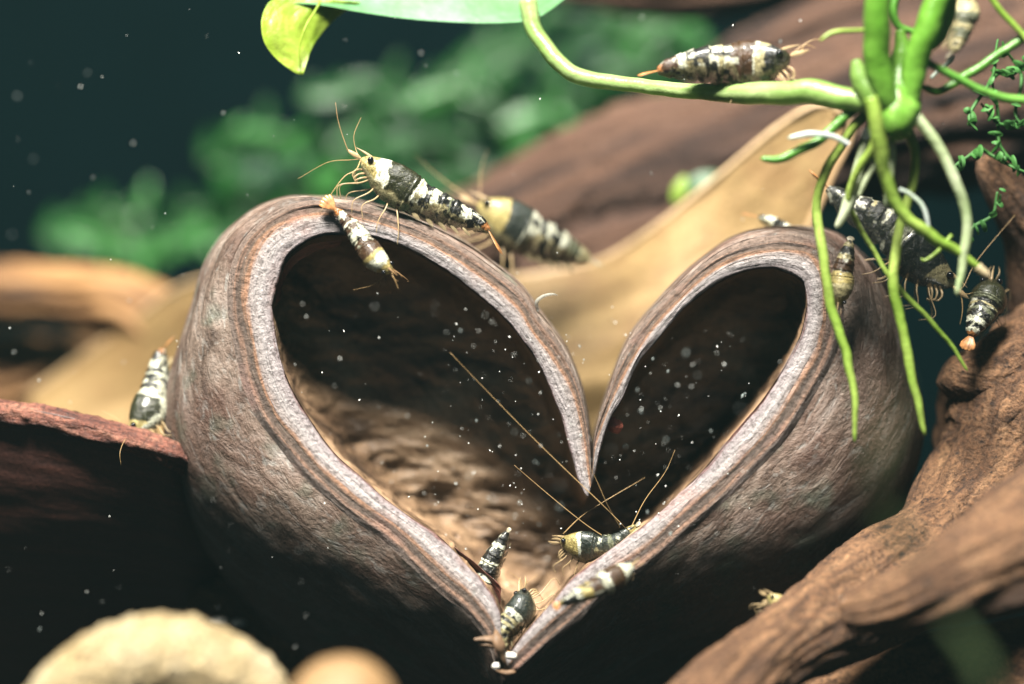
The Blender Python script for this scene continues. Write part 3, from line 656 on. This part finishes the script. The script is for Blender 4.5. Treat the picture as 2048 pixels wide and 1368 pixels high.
# moss at the right edge
ms = thing('moss', 'ragged strands of green moss trailing by the right edge onto the twig', 'moss', P(1990, 320, .4))
rr_ = random.Random(4)
for path in ([(1995, 80), (1985, 150), (1950, 205), (1940, 235), (1958, 260)], [(1985, 165), (1998, 230), (2000, 290), (2030, 330)], [(2010, 100), (2040, 150), (2030, 220), (2048, 250)], [(1900, 345), (1935, 318), (1960, 300), (1985, 312), (2020, 330), (2055, 345)], [(1965, 205), (2000, 250), (2040, 240)], [(2060, 120), (2025, 150), (1995, 150), (1975, 165)], [(2000, 380), (1985, 430), (1940, 460), (1925, 500)]):
    strand('strand', [(a, b, .4+.3*rr_.random(), 8 if k else 5) for k, (a, b) in enumerate(path)], M['moss'], ms, 6, None, .3, rr_.random()*9)
    q = catmull([(a, b, 0) for a, b in path], 14)
    for i in range(14):
        if rr_.random() < .6: leaf_blade(q[i][0]+rr_.uniform(-10, 10), q[i][1]+rr_.uniform(-8, 8), .4, rr_.uniform(12, 34), rr_.uniform(3, 11), rr_.uniform(0, 180), 'moss', ms, rr_.uniform(-2, 2), .6, 'frond')

# ------------------------------------------------------------------ shrimp
COL = dict(k=(.009, .010, .011), w=(.74, .76, .66), c=(.46, .41, .24), y=(.50, .41, .17), o=(.36, .15, .05), b=(.022, .025, .010), n=(.07, .035, .018), g=(.15, .165, .11), d=(.02, .024, .022), t=(.022, .032, .030))
def shrimp(label, path, H, dorsal, bands, belly='c', spots=.15, res=1.0, antennae=None, legs=1.0, fan='fan_orange', fanlen=.2, fandir=None, mat='shrimp', seed=0,
           ratio=.66, headk=.36, blot=.8, limb='limb', swim=True, group='black and white banded shrimp', fan_n=5, fans=1.0, eye=1.0, car=(.16, .42)):
    rs = random.Random(seed); C0 = [P(*p) for p in path]; n = int(130*res); m = int(44*res)//2*2
    c = catmull(C0, n); Lt = np.sum(np.linalg.norm(np.diff(c, axis=0), axis=1)); D = np.array(dorsal, float)
    root = thing('shrimp', label, 'shrimp', c[n//3]-unit(D)*H*.5, group)
    T, A, B = frames(c, D)
    ks = [0, .03, .08, .16, .26, .36, .42, .46, .6, .72, .84, .94, 1.0]; kv = [.10, headk, .52, .78, .97, 1.0, .93, .83, .78, .68, .51, .37, .16]
    h = np.interp(np.linspace(0, 1, n), ks, kv)*H/2
    for _ in range(2): h[1:-1] = (h[:-2]+2*h[1:-1]+h[2:])/4
    V = []; col = []
    def bandcol(u):
        for e, k in bands:
            if u < e: return COL[k]
        return COL[bands[-1][1]]
    for i in range(n):
        u = i/(n-1)
        seg = (u-.43)/.095 if u > .43 else 0; ph = seg-math.floor(seg)
        bulge = (1+.11*(1-ph)-.055) if u > .43 and u < .97 else 1
        if .395 < u < .43: bulge = 1.05-.11*sm(.395, .43, u)
        for j in range(m):
            a = 2*math.pi*j/m; ca, sa = math.cos(a), math.sin(a)
            ky = bulge; kx = ratio*bulge
            if ca < 0 and u > .43 and u < .93:
                ky *= 1.0+.17*abs(math.sin(seg*math.pi))*(-ca)
                kx *= 1-.25*(-ca)
            if ca < 0 and u < .43: ky *= 1.0+.12*(-ca)*sm(.05, .2, u)
            V.append(c[i]+A[i]*h[i]*ca*ky+B[i]*h[i]*sa*kx)
            x = u*9; y_ = math.cos(a)*1.1+seed; z_ = math.sin(a)*1.1
            w = fbm(x, y_, z_, 3); w2 = fbm(x*2.4+7, y_*2.2, z_*2.2, 3)
            uu = u+.034*w+.022*w2-(.075*(1-ca)*.5*(1 if u < .3 else max(0, 1-(u-.3)/.1)))
            cc = np.array(bandcol(uu))
            low = ca+(.30*w+.2*w2 if u < .43 else .9*w+.6*w2-.25)
            lim = -.42 if u < car[1] else -.25
            if low < lim:
                base = np.array(COL[belly]); f = sm(lim, lim-.12, low)
                cc2 = base if w2 < .32-spots else np.array(COL['k'])
                cc = cc*(1-f)+cc2*f
            al = 1.0
            w3 = mn.noise((u*11+seed*3, ca*2.2+5, sa*2.2))
            if u > .42 and blot > 0:
                if cc[1] > .3 and w3 > .40-.12*blot: cc = np.array(COL['k'])*1.5
                elif cc[1] < .1 and w3 < -.42+.10*blot: cc = np.array(COL['w'])*.8
            if low < lim and cc[1] > .1: al = 1-.42*sm(lim, lim-.35, low)
            if u < .12: al = min(al, .82)
            col.append((*cc, al))
    F = grid_faces(n, m)
    V.append(c[0]); V.append(c[-1]); col.append(col[0]); col.append(col[-1]); b = n*m
    for j in range(m): F.append((b, (j+1) % m, j)); F.append((b+1, (n-1)*m+j, (n-1)*m+(j+1) % m))
    link_mesh('body', V, F, M[mat], root, None, col)
    fw = -T[0]; up = A[0]; sd = B[0]
    i0 = int(.07*n)
    for s in (-1, 1):
        e = c[i0]+A[i0]*h[i0]*.55+B[i0]*s*h[i0]*.95*ratio+fw*.02*H
        r = .082*H*eye; EV = []; EF = []
        for a in range(9):
            for b_ in range(12):
                th = math.pi*a/8; fi = 2*math.pi*b_/12
                EV.append(e+r*np.array([math.sin(th)*math.cos(fi), math.sin(th)*math.sin(fi), math.cos(th)]))
        link_mesh('eye', EV, grid_faces(9, 12), M['eye'], root)
    def rod(name, pts, r0, r1, mk, mm=6, nn=14):
        q = catmull(pts, nn); r = np.linspace(r0, r1, nn)
        V, F, UV = sweep(q, r, r, (.3, .9, .2), mm); return link_mesh(name, V, F, M[mk], root, UV)
    i1 = int(.05*n); tip = c[i1]+up*h[i1]*.8
    rod('rostrum', [tip-fw*.12*H, tip+fw*.14*H+up*.02*H, tip+fw*.42*H], .06*H, .008*H, limb)
    hd = c[0]
    for s in (-1, 1):   # scales beside the rostrum
        q = catmull([hd+sd*s*.08*H, hd+fw*.22*H+sd*s*.14*H, hd+fw*.42*H+sd*s*.10*H], 10)
        w_ = np.array([.02, .035, .045, .05, .05, .048, .042, .035, .022, .008])*H
        V, F, UV = sweep(q, w_, w_*.35, up, 8); link_mesh('antennal_scale', V, F, M[limb], root, UV)
    if antennae is None:
        antennae = []
        for s in (-1, 1):
            antennae.append(('v', [hd, hd+fw*.6*H+sd*s*.3*H+up*.2*H, hd+fw*1.4*H+sd*s*.8*H+up*.1*H*rs.uniform(0, 3), hd+fw*2.1*H+sd*s*1.3*H-up*rs.uniform(0, .5)*H]))
            antennae.append(('v', [hd, hd+fw*.5*H+sd*s*.1*H+up*.25*H, hd+fw*1.0*H+sd*s*.3*H+up*.6*H]))
    for kd, a in antennae:
        pts = a if kd == 'v' else [hd]+[P(*q) for q in a]
        rod('antenna', pts, .016*H if kd != 't' else .010*H, .004*H, 'antenna', 5, 26)
    if legs > 0:
        for k in range(5):
            i = int((.13+.058*k)*n); p0 = c[i]-A[i]*h[i]*.85
            for s in (-1, 1):
                f_ = .35-.16*k+rs.uniform(-.12, .12)
                p1 = p0+(B[i]*s*.22-A[i]*.22+(-T[i])*f_*.6)*H*legs
                p2 = p1+(B[i]*s*.12-A[i]*.34+(-T[i])*(f_+.1))*H*legs*rs.uniform(.8, 1.15)
                p3 = p2+(B[i]*s*.02-A[i]*.30-(-T[i])*(.08+rs.uniform(0, .15)))*H*legs
                rod('leg', [p0, p1, p2, p3], .024*H, .008*H, limb, 6, 16)
    if legs > 0:      # mouthparts and small claws folded under the head
        for k in range(3):
            i = int((.06+.03*k)*n); p0 = c[i]-A[i]*h[i]*.8
            for s in (-1, 1):
                p1 = p0+(-T[i]*.14+B[i]*s*.12-A[i]*.10)*H; p2 = p1+(-T[i]*.05*k-A[i]*.16+B[i]*s*.03)*H; p3 = p2+(T[i]*.10-A[i]*.03)*H
                rod('claw', [p0, p1, p2, p3], .032*H, .014*H, limb, 6, 10)
    if swim:
        for k in range(5):
            i = int((.48+.085*k)*n); p0 = c[i]-A[i]*h[i]*.9
            for s in (-1, 1):
                q = catmull([p0+B[i]*s*.1*H, p0+B[i]*s*.12*H-A[i]*.05*H+T[i]*.10*H, p0+B[i]*s*.11*H-A[i]*(.08+rs.uniform(0,.07))*H+T[i]*(.22+rs.uniform(0, .08))*H], 9)
                w_ = np.array([.03, .05, .06, .065, .065, .06, .05, .035, .01])*H*(1-.1*k)
                V, F, UV = sweep(q, w_*.3, w_, (0, 1, 0), 7); link_mesh('swimmeret', V, F, M['film'], root, UV)
    et = T[-1] if fandir is None else unit(P(*fandir)-c[-1])
    e = c[-2]; sdE = B[-1]; upE = A[-1]
    for k in range(fan_n):
        a = (k-(fan_n-1)/2)*.24*fans
        L = fanlen*Lt*(1 if abs(a) < .3*fans else .95)
        dr = unit(et+sdE*a+upE*(-.02*abs(k-(fan_n-1)/2)))
        q = catmull([e-et*.03*L+upE*.002*k, e+dr*L*.35, e+dr*L*.7-upE*.02*L, e+dr*L-upE*.06*L], 14)
        w_ = np.interp(np.linspace(0, 1, 14), [0, .3, .7, .93, 1], [.03, .07, .095, .06, .008])*H*(1 if fan_n == 5 else 1.2)
        V, F, UV = sweep(q, w_*.18+.001, w_, upE, 8, None); link_mesh('tail_blade', V, F, M[fan], root, UV)
    return root

# walking on the left lobe of the rim
shrimp('sharpest black, white and yellow shrimp standing on top of the left curve of the heart',
       [(722, 318, -.05), (745, 334, -.05), (800, 372, -.02), (850, 402, 0), (905, 425, .05), (950, 444, .1), (978, 462, .12)], .54, (.45, -.12, .9),
       [(.10, 'y'), (.19, 'w'), (.43, 'b'), (.50, 'w'), (.55, 'k'), (.59, 'w'), (.67, 'k'), (.69, 'g'), (.77, 'k'), (.85, 'w'), (.95, 'k'), (1.1, 'o')], belly='c', spots=.08, res=1.5,
       antennae=[('p', [(700, 306, -.1), (688, 280, -.15), (676, 240, -.2), (671, 205, -.2)]), ('t', [(712, 300, .05), (708, 270, .05), (722, 235, .1)]), ('t', [(700, 320, .1), (655, 325, .2), (595, 358, .3)]),
                 ('p', [(712, 340, -.2), (690, 352, -.25), (668, 380, -.3), (640, 425, -.3)])],
       legs=.95, fan='fan_orange', fanlen=.19, fandir=(1012, 512, .15), seed=1)
shrimp('blurred black and cream shrimp behind the rim, just past the tail of the sharpest shrimp',
       [(955, 410, 2.0), (985, 425, 2.0), (1030, 452, 2.1), (1075, 475, 2.2), (1115, 492, 2.3), (1150, 508, 2.4), (1180, 520, 2.4)], .70, (.35, -.1, .95),
       [(.2, 'y'), (.40, 't'), (.50, 'w'), (.56, 'k'), (.60, 'w'), (.70, 'k'), (.76, 'w'), (.9, 'g'), (1.1, 'c')], seed=2, fan='fan_pale', fanlen=.12,
       antennae=[('p', [(930, 390, 2.2), (880, 355, 2.3), (828, 308, 2.4)]), ('t', [(960, 380, 2.1), (962, 340, 2.2), (975, 300, 2.3)])], legs=.9)
shrimp('small brown and white banded shrimp climbing down the inside of the left curve',
       [(784, 545, -.45), (768, 532, -.43), (748, 515, -.38), (732, 494, -.32), (716, 470, -.28), (698, 448, -.22), (682, 430, -.2), (670, 418, -.2)], .36, (.1, -1, .25),
       [(.10, 'y'), (.22, 'w'), (.27, 'y'), (.50, 'n'), (.64, 'w'), (.72, 'n'), (.76, 'w'), (.86, 'n'), (.92, 'w'), (1.1, 'o')], belly='n', seed=3, ratio=.95, limb='limb_dark', fan='fan_orange', fanlen=.2, legs=1.1, swim=False,
       fandir=(650, 400, -.2), antennae=[('p', [(786, 552, -.5), (792, 565, -.5), (797, 578, -.5)]), ('t', [(770, 550, -.4), (745, 570, -.3), (706, 580, -.2)])])
shrimp('black and white shrimp standing head down on the rim of the dark husk',
       [(268, 868, .75), (281, 846, .85), (301, 811, 1.0), (312, 776, 1.15), (316, 746, 1.3), (319, 718, 1.35), (326, 698, 1.4)], .50, (-.93, -.15, .3),
       [(.10, 'y'), (.40, 'b'), (.50, 'w'), (.56, 'k'), (.60, 'w'), (.68, 'k'), (.71, 'w'), (.79, 'k'), (.87, 'w'), (.96, 'k'), (1.1, 'o')], belly='w', spots=.24, seed=4, res=1.3,
       fan='fan_orange', fanlen=.17, fandir=(354, 662, 1.45), fan_n=3, fans=.5, antennae=[('t', [(250, 850, .7), (226, 832, .7), (205, 822, .7)]), ('t', [(250, 880, .3), (240, 905, .1), (242, 930, .1)])], legs=.7)
shrimp('black and white striped tail sticking up behind the lower left rim of the heart',
       [(930, 1230, .1), (950, 1200, .1), (968, 1165, .1), (980, 1130, .1), (994, 1102, .1), (1008, 1076, .1), (1015, 1064, .1)], .40, (-.6, -.75, .3),
       [(.42, 'b'), (.50, 'w'), (.60, 'k'), (.65, 'w'), (.80, 'k'), (.86, 'w'), (1.1, 'k')], seed=5, ratio=.9, fan='fan_pale', fanlen=.06, fans=.3, antennae=[], legs=.5, res=1.2)
shrimp('dark backed shrimp with fine stripes, crouching in the bottom tip of the heart',
       [(1046, 1178, -.2), (1046, 1195, -.25), (1040, 1222, -.3), (1022, 1244, -.38), (1006, 1262, -.45), (1004, 1284, -.5), (1012, 1302, -.5)], .42, (-.7, -.5, .5),
       [(.42, 't'), (.5, 'w'), (.54, 'k'), (.58, 'c'), (.62, 'k'), (.66, 'c'), (.71, 'k'), (.76, 'c'), (.82, 'k'), (1.1, 'c')], seed=6, ratio=.85, fan='fan_orange', fanlen=.12,
       antennae=[('t', [(1040, 1160, -.2), (1020, 1145, -.2)]), ('t', [(1055, 1165, -.2), (1075, 1150, -.2)])], legs=1.0, res=1.2)
shrimp('dark shrimp with a yellow head and very long antennae, inside the heart',
       [(1122, 1084, .25), (1134, 1086, .2), (1165, 1092, .15), (1200, 1096, .1), (1232, 1088, .1), (1258, 1068, .1), (1272, 1052, .1)], .44, (-.1, -.3, .95),
       [(.20, 'y'), (.25, 'w'), (.60, 't'), (.66, 'g'), (.90, 't'), (1.1, 'y')], seed=7, limb='limb', fan='fan_pale', fanlen=.08, swim=False,
       antennae=[('v', [P(1250, 1055, .0), P(1200, 1005, -.2), P(1140, 948, -.3), P(1060, 870, -.4), P(970, 778, -.5), P(900, 705, -.6)]),
                 ('v', [P(1215, 1078, .1), P(1170, 1048, .0), P(1110, 1000, -.1), P(1028, 930, -.1)]),
                 ('v', [P(1240, 1055, .1), P(1215, 1010, -.2), P(1195, 965, -.3), P(1178, 930, -.35)]),
                 ('v', [P(1262, 1055, .1), P(1290, 1000, .1), P(1330, 945, .1), P(1350, 900, .1)]),
                 ('v', [P(1126, 1068, .2), P(1160, 1035, .2), P(1200, 1008, .2), P(1290, 955, .4)])], legs=.8)
shrimp('blurred black and white shrimp clinging to the outside of the lower right rim',
       [(1268, 1130, -.9), (1250, 1142, -.95), (1220, 1160, -1.05), (1192, 1176, -1.1), (1165, 1188, -1.15), (1138, 1200, -1.2), (1120, 1208, -1.2)], .34, (.2, -.8, .6),
       [(.2, 'w'), (.38, 'n'), (.46, 'w'), (.62, 'n'), (.74, 'y'), (.80, 'w'), (.97, 'k'), (1.1, 'y')], seed=8, ratio=.95, antennae=[], legs=.6, fan='fan_orange', fanlen=.1)
shrimp('blurred black, white and amber shrimp resting on the green leaf stalk',
       [(1580, 112, -.75), (1560, 118, -.75), (1510, 126, -.55), (1455, 128, -.55), (1400, 128, -.55), (1350, 134, -.55), (1315, 142, -.55)], .60, (.05, -.1, 1),
       [(.06, 'b'), (.13, 'k'), (.21, 'c'), (.24, 'w'), (.47, 'n'), (.52, 'w'), (.56, 'c'), (.62, 'w'), (.78, 'k'), (.85, 'w'), (.97, 'n'), (1.1, 'o')], seed=9, fan='fan_orange', fanlen=.16, fandir=(1262, 150, -.55), legs=.5, swim=False, fans=.5,
       antennae=[('p', [(1600, 95, -.75), (1625, 80, -.75), (1650, 78, -.75)]), ('p', [(1600, 105, -.75), (1610, 90, -.75), (1632, 96, -.75)])])
shrimp('large see-through black and white shrimp behind the dangling roots, facing down to the right',
       [(1905, 572, .35), (1885, 556, .35), (1850, 528, .4), (1810, 485, .4), (1765, 446, .45), (1715, 418, .5), (1680, 396, .55), (1655, 376, .6)], .64, (.6, -.1, .75),
       [(.12, 'c'), (.42, 'd'), (.45, 'w'), (.53, 'g'), (.585, 'k'), (.60, 'w'), (.68, 'k'), (.70, 'c'), (.79, 'k'), (.80, 'w'), (1.1, 'd')], belly='d', mat='shrimp_clear', spots=.25, seed=10, fan='fan_orange', fanlen=.17, fandir=(1600, 315, .7), legs=.8, limb='limb', res=1.3, swim=False,
       antennae=[('p', [(1921, 590, .3), (1925, 620, .3), (1920, 650, .3)]), ('t', [(1925, 575, .3), (1955, 520, .4), (2030, 430, .6)]), ('p', [(1925, 585, .3), (1935, 588, .3), (1945, 585, .3)])])
shrimp('blurred dark shrimp clinging upright to the outside of the right lobe, beside a hanging root',
       [(1676, 612, -.35), (1678, 596, -.35), (1682, 570, -.35), (1686, 540, -.35), (1692, 515, -.35), (1697, 495, -.3), (1700, 482, -.25)], .34, (-.2, -1, .1),
       [(.12, 'y'), (.32, 'c'), (.5, 'y'), (.68, 'n'), (.74, 'c'), (.86, 'k'), (1.1, 'c')], belly='y', seed=11, ratio=1.0, legs=.6, antennae=[], fan='fan_pale', fanlen=.1)
shrimp('shrimp of which only a black tipped tail shows over the top of the right lobe',
       [(1625, 515, 1.3), (1605, 495, 1.3), (1582, 474, 1.35), (1562, 457, 1.4), (1545, 446, 1.4), (1530, 439, 1.45), (1516, 434, 1.5)], .30, (.3, -.3, .9),
       [(.5, 'k'), (.6, 'w'), (.75, 'k'), (.88, 'w'), (1.1, 'k')], seed=12, legs=0, antennae=[], swim=False, fan='fan_orange', fanlen=.25, fandir=(1482, 424, 1.6), fan_n=3)
shrimp('grey and black ringed shrimp perched tail down on the rugged driftwood knob',
       [(1985, 560, .55), (1982, 575, .5), (1976, 600, .4), (1965, 625, .3), (1956, 642, .2), (1948, 658, .15), (1942, 672, .1)], .52, (-.35, -.85, .4),
       [(.40, 'b'), (.45, 'g'), (.52, 'k'), (.56, 'c'), (.64, 'k'), (.68, 'g'), (.76, 'k'), (.84, 'w'), (.92, 'k'), (.96, 'w'), (1.1, 'o')], belly='g', seed=13, ratio=.95, fan='fan_orange', fanlen=.22, fandir=(1930, 700, .05), legs=.9, antennae=[], res=1.2)
shrimp('blurred pale yellow shrimp on the lowest driftwood branch, under the right half of the pod',
       [(1535, 1192, -.9), (1545, 1198, -.9), (1560, 1210, -.9), (1580, 1218, -.9), (1600, 1216, -.9), (1622, 1208, -.9), (1640, 1200, -.9)], .30, (0, -.2, 1),
       [(.25, 'y'), (.40, 'c'), (.5, 'w'), (.6, 'g'), (.8, 'k'), (1.1, 'g')], seed=14, antennae=[], legs=.8, fan='fan_pale', fanlen=.1)
shrimp('dim shrimp clinging head down to the shaded back wall inside the left lobe',
       [(604, 772, 1.62), (604, 762, 1.62), (602, 745, 1.62), (602, 728, 1.62), (603, 715, 1.62), (604, 705, 1.62), (604, 698, 1.62)], .26, (0, -1, .1),
       [(.4, 't'), (.5, 'g'), (.9, 't'), (1.1, 'o')], seed=15, antennae=[], legs=.6, swim=False, fan='fan_orange', fanlen=.24, ratio=.9)
shrimp('amber shrimp half hidden behind the green stems at the top edge',
       [(1935, -10, 1.6), (1932, 5, 1.6), (1926, 30, 1.6), (1920, 55, 1.6), (1915, 75, 1.6), (1910, 92, 1.6), (1905, 105, 1.6)], .5, (.7, -.6, 0),
       [(.3, 'c'), (.5, 'g'), (.6, 'c'), (.75, 'g'), (1.1, 'c')], seed=16, legs=.8, swim=True, fan='fan_pale')

# ------------------------------------------------------------------ small things
def blob(c, r, seed, n=7, m=9, k=.25, stretch=(1, 1, 1)):
    V = []
    for a in range(n):
        for b_ in range(m):
            th = math.pi*a/(n-1); fi = 2*math.pi*b_/m
            d = np.array([math.sin(th)*math.cos(fi), math.sin(th)*math.sin(fi), math.cos(th)])
            V.append(np.array(c)+d*np.array(stretch)*r*(1+k*N3(*(d*1.7+seed))))
    return V, grid_faces(n, m)
for k, (px, py, y, r, lb) in enumerate([(438, 1246, 2.2, 17, 'pale oval pebble in the shade below the pod, the larger of two'), (478, 1246, 2.2, 12, 'small pale pebble next to a larger one in the shade below the pod')]):
    V, F = blob((0, 0, 0), r*PX(y), k*3, 12, 16, .3, (1.3, 1, .7))
    o = link_mesh('pebble', V, F, M['pebble']); o.location = tuple(P(px, py, y)*.01); tag(o, lb, 'pebble', 'pale pebbles below the pod')
for px, py, y, r, mk, lb in [(1022, 1312, -.75, 9, 'white_debris', 'white crumb on the bottom tip of the heart'), (992, 1332, -.8, 7, 'white_debris', 'small pale crumb just below the bottom tip of the heart')]:
    V, F = blob((0, 0, 0), r*PX(y), px, 10, 12, .6, (1.2, 1, .8)); o = link_mesh('crumb', V, F, M[mk]); o.location = tuple(P(px, py, y)*.01); tag(o, lb, 'crumb')
sc = thing('leaf_scrap', 'brown withered scrap stuck to the lower left side of the bottom tip', 'plant scrap', P(985, 1285, -.75))
for k, pts in enumerate([[(948, 1278, -.85, 5), (968, 1276, -.8, 12), (990, 1284, -.75, 20), (1004, 1306, -.7, 8)], [(992, 1262, -.7, 8), (994, 1282, -.8, 20), (1000, 1312, -.78, 14), (1012, 1338, -.7, 6)], [(958, 1290, -.8, 4), (976, 1288, -.8, 10), (992, 1294, -.8, 8)], [(984, 1336, -.8, 5), (1000, 1344, -.8, 10), (1030, 1342, -.75, 8)]]):
    strand('fragment', pts, M['debris'], sc, 10, 26, .8, k*5)
th = thing('white_thread', 'short curled white thread on the notch side of the left rim, over the tan husk', 'thread', P(1080, 610, .1))
strand('filament', [(1076, 622, .05, 6), (1072, 604, .0, 9), (1082, 594, .0, 8), (1100, 590, 0, 6), (1112, 592, .05, 4)], M['thread'], th, 8, 24)
pk = thing('orange_grain', 'soft orange pink grain stuck inside the right lobe near the notch', 'grain', P(1228, 850, .3))
V, F = blob(P(1228, 850, .25), 15*PX(.3), 4, 12, 14, .5); link_mesh('grain_body', V, F, plain('pink_grain', (.75, .22, .15), .5), pk)

sm1 = thing('plant_strand', 'very blurred olive strand close to the lens, in front of the right half', 'plant', P(1760, 900, -9))
strand('strand_body', [(1790, 760, -9.3, 10), (1775, 850, -9.2, 26), (1750, 940, -9.1, 34), (1765, 1010, -9, 38), (1810, 1075, -9, 30), (1850, 1120, -9, 16)], M['olive'], sm1, 10, 40)
sm2 = thing('plant_strand', 'very blurred green plant strand close to the lens, low in front of the big driftwood', 'plant', P(1950, 1340, -9))
strand('strand_body', [(1900, 1240, -9, 16), (1930, 1290, -9, 34), (1960, 1350, -9, 44), (1980, 1420, -9, 40)], M['olive'], sm2, 10, 40)
# motes drifting in the water (nobody could count them)
def motes(name, mat, N, rmin, rmax, boxes, seed):
    rs = random.Random(seed); V = []; F = []
    for _ in range(N):
        x0, x1, y0, y1, d0, d1 = rs.choices([b[0] for b in boxes], [b[1] for b in boxes])[0]
        px, py, y = rs.uniform(x0, x1), rs.uniform(y0, y1), rs.uniform(d0, d1)
        r = (rmin+(rmax-rmin)*rs.random()**2.5)*PX(y); b = len(V); c = P(px, py, y)
        st = np.array([rs.uniform(.6, 1), rs.uniform(.6, 1), rs.uniform(.7, 1.9)]); an = rs.uniform(-.9, .9)
        for d in ((1, 0, 0), (-1, 0, 0), (0, 1, 0), (0, -1, 0), (0, 0, 1), (0, 0, -1), (.6, .6, .5), (-.6, -.6, -.5)):
            q = np.array(d)*st*r; q = np.array([q[0]*math.cos(an)+q[2]*math.sin(an), q[1], -q[0]*math.sin(an)+q[2]*math.cos(an)]); V.append(c+q)
        for f in ((0, 2, 4), (2, 1, 4), (1, 3, 4), (3, 0, 4), (2, 0, 5), (1, 2, 5), (3, 1, 5), (0, 3, 5)): F.append(tuple(b+i for i in f))
    o = link_mesh(name, V, F, mat); o['kind'] = 'stuff'; o['label'] = 'pale specks drifting in the water'; return o
motes('suspended_specks', M['mote'], 430, .6, 2.4, [((0, 2048, 0, 1368, -2.6, 2), 3), ((850, 1500, 640, 1080, -1.6, .3), 3.4), ((560, 1100, 560, 1100, -1.6, .1), 1)], 3)
motes('soft_specks', M['bubble'], 60, 2, 4.5, [((0, 2048, 0, 1368, -4, -.8), 1), ((850, 1500, 640, 1050, -2.5, -.3), 1.2)], 8)

# ------------------------------------------------------------------ the water's faint milkiness
hm = bpy.data.materials.new('haze'); hm.use_nodes = True; nt = hm.node_tree
nt.nodes.remove(nt.nodes['Principled BSDF']); pv = nt.nodes.new('ShaderNodeVolumePrincipled')
pv.inputs['Color'].default_value = (.42, .82, .84, 1); pv.inputs['Density'].default_value = .030; pv.inputs['Anisotropy'].default_value = .1
nt.links.new(pv.outputs[0], nt.nodes['Material Output'].inputs['Volume'])
x0, x1, y0, y1, z0, z1 = -70, 70, -27, 33, -13, 46
hv = [(x, y, z) for x in (x0, x1) for y in (y0, y1) for z in (z0, z1)]
hz = link_mesh('haze', hv, [(0, 1, 3, 2), (4, 6, 7, 5), (0, 4, 5, 1), (2, 3, 7, 6), (0, 2, 6, 4), (1, 5, 7, 3)], hm, None, smooth=False); hz['kind'] = 'stuff'
